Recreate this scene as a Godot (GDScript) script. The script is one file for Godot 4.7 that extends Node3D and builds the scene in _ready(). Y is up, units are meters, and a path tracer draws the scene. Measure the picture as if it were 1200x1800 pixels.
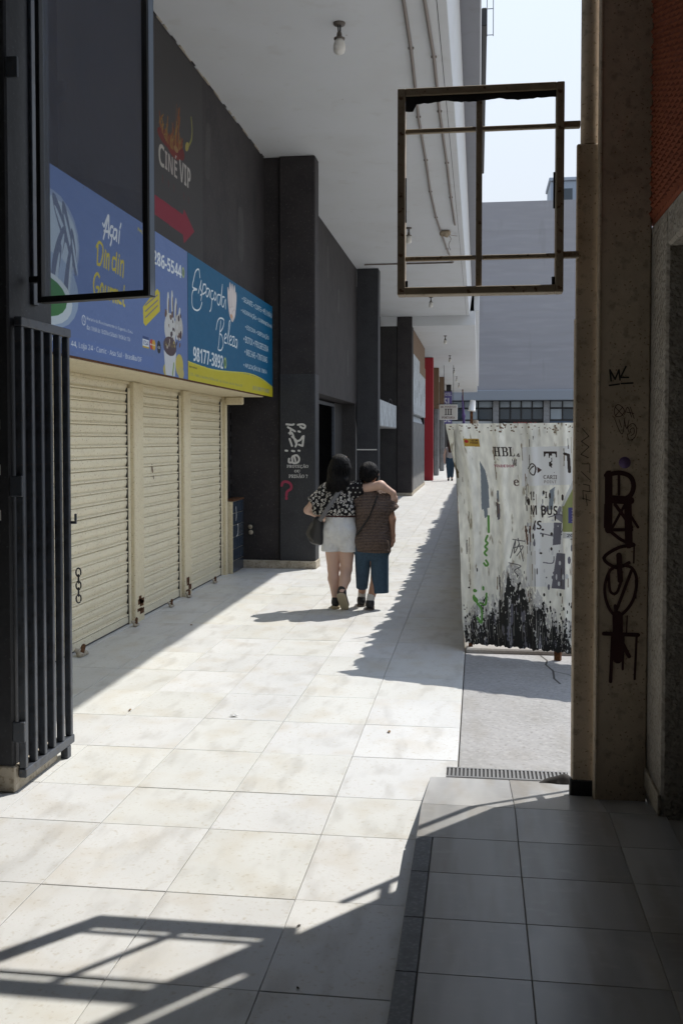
extends Node3D
# A shaded arcade of shops beside a sunny marble walk, seen from a roofed passage. Metres, y up, the walk runs towards -z.

var rng := RandomNumberGenerator.new()
var M := {}
var cv: Image
var cv_s0 := 0.0
var cv_y1 := 0.0
var cv_k := 100.0

# ---------------------------------------------------------------- helpers: nodes

func thing(called: String, label: String, category: String, at := Vector3.ZERO, turn := 0.0, group := "") -> Node3D:
	var o := Node3D.new()
	o.name = numbered(called)
	add_child(o)
	o.position = at
	o.rotation.y = turn
	o.set_meta("label", label)
	o.set_meta("category", category)
	if group:
		o.set_meta("group", group)
	return o

func numbered(called: String) -> String:
	if not has_node(NodePath(called)):
		return called
	var n := 1
	while has_node(NodePath("%s_%03d" % [called, n])):
		n += 1
	return "%s_%03d" % [called, n]

func setting(called: String, label: String) -> Node3D:
	var o := Node3D.new()
	o.name = numbered(called)
	add_child(o)
	o.set_meta("kind", "structure")
	o.set_meta("label", label)
	return o

func put(parent: Node, called: String, mesh: Mesh, m: Material, at := Vector3.ZERO, turn := Vector3.ZERO) -> MeshInstance3D:
	var o := MeshInstance3D.new()
	o.name = called
	o.mesh = mesh
	o.material_override = m
	o.position = at
	o.rotation = turn
	parent.add_child(o, true)
	return o

# a box given by its two corners, with chamfered edges
func slab(parent: Node, called: String, m: Material, a: Vector3, b: Vector3, c := 0.004) -> MeshInstance3D:
	var lo := a.min(b)
	var hi := a.max(b)
	return put(parent, called, cbox(hi - lo, c), m, (lo + hi) * 0.5)

# a square bar from a to b
func bar(parent: Node, called: String, m: Material, a: Vector3, b: Vector3, w: float, d: float, c := 0.003, up := Vector3.UP) -> MeshInstance3D:
	var o := put(parent, called, cbox(Vector3(w, d, a.distance_to(b)), c), m, (a + b) * 0.5)
	var dir := (b - a).normalized()
	if absf(dir.dot(up)) > 0.98:
		up = Vector3.BACK
	o.basis = Basis.looking_at(dir, up)
	return o

# ---------------------------------------------------------------- helpers: meshes

var boxes := {}
func cbox(size: Vector3, c := 0.004) -> ArrayMesh:
	var key := "%.4f %.4f %.4f %.4f" % [size.x, size.y, size.z, c]
	if boxes.has(key):
		return boxes[key]
	var st := SurfaceTool.new()
	st.begin(Mesh.PRIMITIVE_TRIANGLES)
	add_cbox(st, Transform3D(), size, c)
	st.generate_normals()
	var me := st.commit()
	boxes[key] = me
	return me

func add_cbox(st: SurfaceTool, t: Transform3D, size: Vector3, c := 0.004) -> void:
	var h := size * 0.5
	c = minf(c, minf(h.x, minf(h.y, h.z)) * 0.45)
	st.set_smooth_group(-1)
	for ax in 3:
		var u := (ax + 1) % 3
		var v := (ax + 2) % 3
		for s in [-1.0, 1.0]:
			var q := []
			for k in [[-1, -1], [1, -1], [1, 1], [-1, 1]]:
				var p := Vector3.ZERO
				p[ax] = h[ax] * s
				p[u] = (h[u] - c) * k[0]
				p[v] = (h[v] - c) * k[1]
				q.append(p)
			quad(st, t, q, s < 0)
		# the four chamfers along axis ax
		for s1 in [-1.0, 1.0]:
			for s2 in [-1.0, 1.0]:
				var q := []
				for e in [-1.0, 1.0]:
					var p := Vector3.ZERO
					p[ax] = (h[ax] - c) * e
					p[u] = h[u] * s1
					p[v] = (h[v] - c) * s2
					var p2 := p
					p2[u] = (h[u] - c) * s1
					p2[v] = h[v] * s2
					if e < 0:
						q.append(p); q.append(p2)
					else:
						q.append(p2); q.append(p)
				var nn: Vector3 = (q[1] - q[0]).cross(q[3] - q[0])
				var mid: Vector3 = (q[0] + q[1] + q[2] + q[3]) * 0.25
				mid[ax] = 0.0
				quad(st, t, q, nn.dot(mid) < 0)
	for sx in [-1.0, 1.0]:
		for sy in [-1.0, 1.0]:
			for sz in [-1.0, 1.0]:
				var sg := Vector3(sx, sy, sz)
				var a := Vector3(h.x, h.y - c, h.z - c) * sg
				var b := Vector3(h.x - c, h.y, h.z - c) * sg
				var d := Vector3(h.x - c, h.y - c, h.z) * sg
				if (b - a).cross(d - a).dot(sg) < 0:
					tri(st, t, a, b, d)
				else:
					tri(st, t, a, d, b)

func tri(st: SurfaceTool, t: Transform3D, a: Vector3, b: Vector3, c: Vector3) -> void:
	st.add_vertex(t * a); st.add_vertex(t * b); st.add_vertex(t * c)

# q: four corners counter-clockwise seen from outside, or the other way round when flip
func quad(st: SurfaceTool, t: Transform3D, q: Array, flip: bool) -> void:
	if flip:
		tri(st, t, q[0], q[1], q[2]); tri(st, t, q[0], q[2], q[3])
	else:
		tri(st, t, q[0], q[2], q[1]); tri(st, t, q[0], q[3], q[2])

# a round tube through points
func tube(pts: Array, r: float, sides := 8, r2 := -1.0) -> ArrayMesh:
	var st := SurfaceTool.new()
	st.begin(Mesh.PRIMITIVE_TRIANGLES)
	add_tube(st, pts, r, sides, r2)
	st.generate_normals()
	return st.commit()

func add_tube(st: SurfaceTool, pts: Array, r: float, sides := 8, r2 := -1.0) -> void:
	st.set_smooth_group(0)
	var rings := []
	var n := pts.size()
	for i in n:
		var d: Vector3 = (pts[mini(i + 1, n - 1)] - pts[maxi(i - 1, 0)]).normalized()
		var up := Vector3.UP if absf(d.y) < 0.9 else Vector3.RIGHT
		var s := d.cross(up).normalized()
		var w := s.cross(d)
		var rr := r if r2 < 0 else lerpf(r, r2, float(i) / (n - 1))
		var ring := []
		for k in sides:
			var a := TAU * k / sides
			ring.append(pts[i] + (s * cos(a) + w * sin(a)) * rr)
		rings.append(ring)
	for i in n - 1:
		for k in sides:
			var k2 := (k + 1) % sides
			quad(st, Transform3D(), [rings[i][k], rings[i][k2], rings[i + 1][k2], rings[i + 1][k]], false)
	for e in [0, n - 1]:
		st.set_smooth_group(-1)
		for k in range(1, sides - 1):
			tri(st, Transform3D(), rings[e][0], rings[e][k if e == 0 else k + 1], rings[e][k + 1 if e == 0 else k])

# a turned shape: profile of [radius, height] pairs round the y axis
func lathe(profile: Array, sides := 16) -> ArrayMesh:
	var st := SurfaceTool.new()
	st.begin(Mesh.PRIMITIVE_TRIANGLES)
	st.set_smooth_group(0)
	for i in profile.size() - 1:
		for k in sides:
			var a := TAU * k / sides
			var b := TAU * (k + 1) / sides
			var p: Array = profile[i]
			var q: Array = profile[i + 1]
			quad(st, Transform3D(), [Vector3(cos(a) * p[0], p[1], sin(a) * p[0]), Vector3(cos(a) * q[0], q[1], sin(a) * q[0]), Vector3(cos(b) * q[0], q[1], sin(b) * q[0]), Vector3(cos(b) * p[0], p[1], sin(b) * p[0])], false)
	st.generate_normals()
	return st.commit()

# a profile of Vector2(y, z) swept along x, length l, starting at x = 0
func sweep(profile: Array, l: float) -> ArrayMesh:
	var st := SurfaceTool.new()
	st.begin(Mesh.PRIMITIVE_TRIANGLES)
	st.set_smooth_group(-1)
	for i in profile.size() - 1:
		var a: Vector2 = profile[i]
		var b: Vector2 = profile[i + 1]
		quad(st, Transform3D(), [Vector3(0, a.x, a.y), Vector3(l, a.x, a.y), Vector3(l, b.x, b.y), Vector3(0, b.x, b.y)], false)
	st.generate_normals()
	return st.commit()

# strokes of paint on a flat wall: local x right, y up, z out; each later piece lies a hair further out
func paint_strokes(strokes: Array, with_width: bool, width: float, smooth := true) -> ArrayMesh:
	var st := SurfaceTool.new()
	st.begin(Mesh.PRIMITIVE_TRIANGLES)
	var z := 0.0005
	for s in strokes:
		var w: float = s[0] * 1.3 if with_width else width
		var pts := []
		var from := 1 if with_width else 0
		for i in range(from, s.size(), 2):
			pts.append(Vector2(s[i], s[i + 1]))
		if smooth:
			pts = curved(pts, 4)
		for i in pts.size():
			var c: Vector2 = pts[i]
			for k in 10:
				var a := TAU * k / 10
				var b := TAU * (k + 1) / 10
				tri(st, Transform3D(), Vector3(c.x, c.y, z), Vector3(c.x + cos(b) * w * 0.5, c.y + sin(b) * w * 0.5, z), Vector3(c.x + cos(a) * w * 0.5, c.y + sin(a) * w * 0.5, z))
			z += 0.00002
			if i + 1 < pts.size():
				var d: Vector2 = pts[i + 1] - c
				var nrm := Vector2(-d.y, d.x).normalized() * w * 0.5
				var e: Vector2 = pts[i + 1]
				quad(st, Transform3D(), [Vector3(c.x - nrm.x, c.y - nrm.y, z), Vector3(e.x - nrm.x, e.y - nrm.y, z), Vector3(e.x + nrm.x, e.y + nrm.y, z), Vector3(c.x + nrm.x, c.y + nrm.y, z)], false)
				z += 0.00002
	st.generate_normals()
	return st.commit()

func curved(pts: Array, steps: int) -> Array:
	if pts.size() < 3:
		return pts
	var out := []
	var n := pts.size()
	for i in n - 1:
		var p0 = pts[maxi(i - 1, 0)]
		var p3 = pts[mini(i + 2, n - 1)]
		for k in steps:
			out.append(pts[i].cubic_interpolate(pts[i + 1], p0, p3, float(k) / steps))
	out.append(pts[n - 1])
	return out

func letters(text: String, serif: bool, bold: bool, w: float, h: float, depth := 0.002) -> ArrayMesh:
	var tm := text_mesh(text, serif, bold, 0.0)
	var v: PackedVector3Array = tm.get_mesh_arrays()[Mesh.ARRAY_VERTEX]
	var idx = tm.get_mesh_arrays()[Mesh.ARRAY_INDEX]
	var box := tm.get_aabb()
	var st := SurfaceTool.new()
	st.begin(Mesh.PRIMITIVE_TRIANGLES)
	var n: int = idx.size() if idx != null else v.size()
	for i in n:
		var p: Vector3 = v[idx[i] if idx != null else i] - box.position
		st.set_normal(Vector3.BACK)
		st.add_vertex(Vector3(p.x / box.size.x * w, p.y / box.size.y * h, depth))
	return st.commit()

func text_mesh(text: String, serif: bool, bold: bool, depth: float) -> TextMesh:
	var f := SystemFont.new()
	f.font_names = PackedStringArray(["Droid Serif" if serif else "Droid Sans"])
	f.font_weight = 700 if bold else 400
	var tm := TextMesh.new()
	tm.text = text
	tm.font = f
	tm.font_size = 48
	tm.pixel_size = 0.01
	tm.depth = depth
	tm.curve_step = 2.0
	return tm

# ---------------------------------------------------------------- helpers: colours and textures

func lin(r: float, g: float, b: float, a := 1.0) -> Color:
	return Color(r, g, b, a).linear_to_srgb()

func mat(color: Color, rough := 0.8, spec := 0.5, metal := 0.0) -> StandardMaterial3D:
	var m := StandardMaterial3D.new()
	m.albedo_color = color
	m.roughness = rough
	m.metallic_specular = spec
	m.metallic = metal
	return m

# grain of matter: layers of noise [seed, frequency, octaves, low, high, colour, strength, stretch x, stretch y] over a base colour
func grain(size: int, base: Color, layers: Array) -> ImageTexture:
	var n := size * size
	var r := PackedFloat32Array(); r.resize(n); r.fill(base.r)
	var g := PackedFloat32Array(); g.resize(n); g.fill(base.g)
	var b := PackedFloat32Array(); b.resize(n); b.fill(base.b)
	for l in layers:
		var d := noise(size, l[0], l[1], l[2], l[7] if l.size() > 7 else 1, l[8] if l.size() > 8 else 1)
		var lo: float = l[3] * 255.0
		var span: float = 1.0 / maxf((l[4] - l[3]) * 255.0, 0.01)
		var c: Color = l[5]
		var k: float = l[6]
		for i in n:
			var t := (d[i] - lo) * span
			if t <= 0.0:
				continue
			t = minf(t, 1.0) * k
			r[i] += (c.r - r[i]) * t
			g[i] += (c.g - g[i]) * t
			b[i] += (c.b - b[i]) * t
	var out := PackedByteArray()
	out.resize(n * 3)
	for i in n:
		out[i * 3] = int(clampf(r[i], 0, 1) * 255.0)
		out[i * 3 + 1] = int(clampf(g[i], 0, 1) * 255.0)
		out[i * 3 + 2] = int(clampf(b[i], 0, 1) * 255.0)
	return ImageTexture.create_from_image(Image.create_from_data(size, size, false, Image.FORMAT_RGB8, out))

func noise(size: int, s: int, freq: float, octaves: int, sx := 1, sy := 1) -> PackedByteArray:
	var f := FastNoiseLite.new()
	f.noise_type = FastNoiseLite.TYPE_SIMPLEX_SMOOTH
	f.seed = s
	f.frequency = freq
	f.fractal_octaves = octaves
	f.fractal_type = FastNoiseLite.FRACTAL_FBM if octaves > 0 else FastNoiseLite.FRACTAL_NONE
	var im := f.get_seamless_image(size / sx, size / sy)
	im.convert(Image.FORMAT_L8)
	if sx > 1 or sy > 1:
		im.resize(size, size, Image.INTERPOLATE_CUBIC)
	return im.get_data()

func relief(size: int, s: int, freq: float, octaves: int, sx := 1, sy := 1) -> ImageTexture:
	return ImageTexture.create_from_image(Image.create_from_data(size, size, false, Image.FORMAT_L8, noise(size, s, freq, octaves, sx, sy)))

# a material whose grain spans metres per repeat; world: laid out in the world's axes
func grained(t: Texture2D, metres: float, rough := 0.8, spec := 0.5, world := true, offset := Vector3.ZERO, tint := Color.WHITE) -> StandardMaterial3D:
	var m := mat(tint, rough, spec)
	m.albedo_texture = t
	m.uv1_triplanar = true
	m.uv1_world_triplanar = world
	m.uv1_scale = Vector3.ONE / metres
	m.uv1_offset = offset
	m.uv1_triplanar_sharpness = 8.0
	return m

func bumped(m: StandardMaterial3D, t: Texture2D, cm: float) -> StandardMaterial3D:
	m.heightmap_enabled = true
	m.heightmap_texture = t
	m.heightmap_scale = cm
	return m

# ---------------------------------------------------------------- helpers: print drawn on a canvas (metres along, metres up)

func canvas(s0: float, s1: float, y0: float, y1: float, k: float, base: Color) -> void:
	cv_s0 = s0
	cv_y1 = y1
	cv_k = k
	cv = Image.create(int((s1 - s0) * k), int((y1 - y0) * k), false, Image.FORMAT_RGB8)
	cv.fill(base)

func px(p: Vector2) -> Vector2:
	return Vector2((p.x - cv_s0) * cv_k, (cv_y1 - p.y) * cv_k)

func c_tri(a: Vector2, b: Vector2, c: Vector2, col: Color) -> void:
	var y0 := maxi(0, int(ceil(minf(a.y, minf(b.y, c.y)) - 0.5)))
	var y1 := mini(cv.get_height() - 1, int(floor(maxf(a.y, maxf(b.y, c.y)) - 0.5)))
	for y in range(y0, y1 + 1):
		var yy := y + 0.5
		var lo := 1e9
		var hi := -1e9
		for e in [[a, b], [b, c], [c, a]]:
			var p: Vector2 = e[0]
			var q: Vector2 = e[1]
			if (p.y <= yy) != (q.y <= yy):
				var x := p.x + (q.x - p.x) * (yy - p.y) / (q.y - p.y)
				lo = minf(lo, x)
				hi = maxf(hi, x)
		var x0 := maxi(0, int(round(lo)))
		var x1 := mini(cv.get_width(), int(round(hi)))
		if x1 > x0:
			cv.fill_rect(Rect2i(x0, y, x1 - x0, 1), col)

func c_poly(flat: Array, col: Color) -> void:
	var pts := PackedVector2Array()
	for i in range(0, flat.size(), 2):
		pts.append(px(Vector2(flat[i], flat[i + 1])))
	var idx := Geometry2D.triangulate_polygon(pts)
	for i in range(0, idx.size(), 3):
		c_tri(pts[idx[i]], pts[idx[i + 1]], pts[idx[i + 2]], col)

func c_ell(s: float, y: float, rs: float, ry: float, col: Color, turn := 0.0) -> void:
	var flat := []
	for k in 20:
		var a := TAU * k / 20
		var p := Vector2(cos(a) * rs, sin(a) * ry).rotated(turn)
		flat.append(s + p.x)
		flat.append(y + p.y)
	c_poly(flat, col)

func c_stroke(flat: Array, w: float, col: Color, smooth := true, jitter := 0.0) -> void:
	var pts := []
	for i in range(0, flat.size(), 2):
		pts.append(px(Vector2(flat[i], flat[i + 1])))
	if smooth:
		pts = curved(pts, 6)
	var r := maxf(w * cv_k * 0.5, 0.5)
	for i in pts.size() - 1:
		var a: Vector2 = pts[i]
		var b: Vector2 = pts[i + 1]
		var n := int(a.distance_to(b) / maxf(r * 0.4, 0.5)) + 1
		for k in n + 1:
			var p := a.lerp(b, float(k) / n)
			var rr := r * (1.0 + jitter * rng.randf_range(-1, 1))
			for yy in range(int(p.y - rr), int(p.y + rr) + 1):
				var dy := yy + 0.5 - p.y
				if absf(dy) >= rr or yy < 0 or yy >= cv.get_height():
					continue
				var half := sqrt(rr * rr - dy * dy)
				var x0 := int(round(p.x - half))
				var x1 := int(round(p.x + half))
				x0 = maxi(x0, 0)
				x1 = mini(x1, cv.get_width())
				if x1 > x0:
					cv.fill_rect(Rect2i(x0, yy, x1 - x0, 1), col)

# text fitted into a box from (s0, y0) to (s1, y1)
func c_text(text: String, serif: bool, bold: bool, s0: float, s1: float, y0: float, y1: float, col: Color, shear := 0.0) -> void:
	var tm := text_mesh(text, serif, bold, 0.0)
	var arrays := tm.get_mesh_arrays()
	var v: PackedVector3Array = arrays[Mesh.ARRAY_VERTEX]
	var idx = arrays[Mesh.ARRAY_INDEX]
	var box := tm.get_aabb()
	var q := []
	for p in v:
		var u: float = (p.x - box.position.x) / box.size.x
		var t: float = (p.y - box.position.y) / box.size.y
		q.append(px(Vector2(s0 + (s1 - s0) * u + shear * (t - 0.5) * (y1 - y0), y0 + (y1 - y0) * t)))
	var n: int = idx.size() if idx != null else v.size()
	for i in range(0, n, 3):
		if idx != null:
			c_tri(q[idx[i]], q[idx[i + 1]], q[idx[i + 2]], col)
		else:
			c_tri(q[i], q[i + 1], q[i + 2], col)

# the canvas as a material, laid 0 to 1 across a panel
func c_done(rough := 0.5, spec := 0.3) -> StandardMaterial3D:
	var m := mat(Color.WHITE, rough, spec)
	m.albedo_texture = ImageTexture.create_from_image(cv)
	m.texture_repeat = false
	return m

# a flat print of size w by h; local x right, y up from its lower left corner, facing +z
func print_sheet(w: float, h: float) -> ArrayMesh:
	var st := SurfaceTool.new()
	st.begin(Mesh.PRIMITIVE_TRIANGLES)
	var q := [Vector2(0, 0), Vector2(w, 0), Vector2(w, h), Vector2(0, h)]
	for k in [0, 2, 1, 0, 3, 2]:
		st.set_normal(Vector3.BACK)
		st.set_uv(Vector2(q[k].x / w, 1.0 - q[k].y / h))
		st.add_vertex(Vector3(q[k].x, q[k].y, 0))
	return st.commit()

# ---------------------------------------------------------------- helpers: bodies as smooth unions of tapered limbs

# limb: [from, radius, to, radius, flatness in z, flat ends]
func flesh(limbs: Array, cell: float, k: float, clips := []) -> ArrayMesh:
	var lo := Vector3.INF
	var hi := -Vector3.INF
	for b in limbs:
		var r := Vector3.ONE * (maxf(b[1], b[3]) + cell * 3.0)
		lo = lo.min(b[0] - r).min(b[2] - r)
		hi = hi.max(b[0] + r).max(b[2] + r)
	var nx := int((hi.x - lo.x) / cell) + 2
	var ny := int((hi.y - lo.y) / cell) + 2
	var nz := int((hi.z - lo.z) / cell) + 2
	var f := PackedFloat32Array()
	f.resize(nx * ny * nz)
	f.fill(1.0)
	for b in limbs:
		var a: Vector3 = b[0]
		var c: Vector3 = b[2]
		var ra: float = b[1]
		var rb: float = b[3]
		var fz: float = b[4] if b.size() > 4 else 1.0
		var flat: bool = b[5] if b.size() > 5 else false
		var ba := c - a
		ba.z /= fz
		var l2 := maxf(ba.length_squared(), 1e-9)
		var ln := sqrt(l2)
		var pad := Vector3.ONE * (maxf(ra, rb) + k + cell * 2.0)
		var i0 := ((a.min(c) - pad - lo) / cell).max(Vector3.ZERO)
		var i1 := ((a.max(c) + pad - lo) / cell).min(Vector3(nx - 1, ny - 1, nz - 1))
		for iz in range(int(i0.z), int(i1.z) + 1):
			for iy in range(int(i0.y), int(i1.y) + 1):
				var at := (iz * ny + iy) * nx
				for ix in range(int(i0.x), int(i1.x) + 1):
					var pa := Vector3(lo.x + ix * cell - a.x, lo.y + iy * cell - a.y, (lo.z + iz * cell - a.z) / fz)
					var t := pa.dot(ba) / l2
					var tc := clampf(t, 0.0, 1.0)
					var d := (pa - ba * tc).length() - lerpf(ra, rb, tc)
					if flat:
						d = maxf(d, maxf((t - 1.0) * ln, -t * ln - ra))
					var old := f[at + ix]
					var h := maxf(k - absf(old - d), 0.0) / k
					f[at + ix] = minf(old, d) - h * h * k * 0.25
	for c in clips:
		var p0: Vector3 = c[0]
		var nn: Vector3 = c[1]
		for iz in nz:
			for iy in ny:
				var at := (iz * ny + iy) * nx
				for ix in nx:
					var d := (Vector3(lo.x + ix * cell, lo.y + iy * cell, lo.z + iz * cell) - p0).dot(nn)
					if d > f[at + ix]:
						f[at + ix] = d
	return nets(f, nx, ny, nz, lo, cell)

func nets(f: PackedFloat32Array, nx: int, ny: int, nz: int, lo: Vector3, cell: float) -> ArrayMesh:
	var verts := PackedVector3Array()
	var norms := PackedVector3Array()
	var index := PackedInt32Array()
	var where := PackedInt32Array()
	where.resize(nx * ny * nz)
	where.fill(-1)
	var off := [0, 1, nx, nx + 1, nx * ny, nx * ny + 1, nx * ny + nx, nx * ny + nx + 1]
	var edges := [[0, 1], [2, 3], [4, 5], [6, 7], [0, 2], [1, 3], [4, 6], [5, 7], [0, 4], [1, 5], [2, 6], [3, 7]]
	var v := PackedFloat32Array()
	v.resize(8)
	for z in nz - 1:
		for y in ny - 1:
			var row := (z * ny + y) * nx
			for x in nx - 1:
				var i := row + x
				var count := 0
				for c in 8:
					v[c] = f[i + off[c]]
					if v[c] < 0.0:
						count += 1
				if count == 0 or count == 8:
					continue
				var p := Vector3.ZERO
				var n := 0
				for e in edges:
					var a: float = v[e[0]]
					var b: float = v[e[1]]
					if (a < 0.0) != (b < 0.0):
						var t := a / (a - b)
						var pa := Vector3(e[0] & 1, (e[0] >> 1) & 1, e[0] >> 2)
						var pb := Vector3(e[1] & 1, (e[1] >> 1) & 1, e[1] >> 2)
						p += pa.lerp(pb, t)
						n += 1
				p /= n
				where[i] = verts.size()
				verts.append(lo + (Vector3(x, y, z) + p) * cell)
				norms.append(Vector3(v[1] + v[3] + v[5] + v[7] - v[0] - v[2] - v[4] - v[6], v[2] + v[3] + v[6] + v[7] - v[0] - v[1] - v[4] - v[5], v[4] + v[5] + v[6] + v[7] - v[0] - v[1] - v[2] - v[3]).normalized())
	for z in range(1, nz - 1):
		for y in range(1, ny - 1):
			for x in range(1, nx - 1):
				var i := (z * ny + y) * nx + x
				if where[i] < 0:
					continue
				var s := f[i] < 0.0
				for ax in 3:
					var step: int = [1, nx, nx * ny][ax]
					if s == (f[i + step] < 0.0):
						continue
					var du: int = [nx, nx * ny, 1][ax]
					var dv: int = [nx * ny, 1, nx][ax]
					var q := [where[i], where[i - du], where[i - du - dv], where[i - dv]]
					if q.min() < 0:
						continue
					if s:
						index.append_array([q[0], q[2], q[1], q[0], q[3], q[2]])
					else:
						index.append_array([q[0], q[1], q[2], q[0], q[2], q[3]])
	var arrays := []
	arrays.resize(Mesh.ARRAY_MAX)
	arrays[Mesh.ARRAY_VERTEX] = verts
	arrays[Mesh.ARRAY_NORMAL] = norms
	arrays[Mesh.ARRAY_INDEX] = index
	var me := ArrayMesh.new()
	me.add_surface_from_arrays(Mesh.PRIMITIVE_TRIANGLES, arrays)
	return me

func V(x: float, y: float, z: float) -> Vector3:
	return Vector3(x, y, z)

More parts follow.
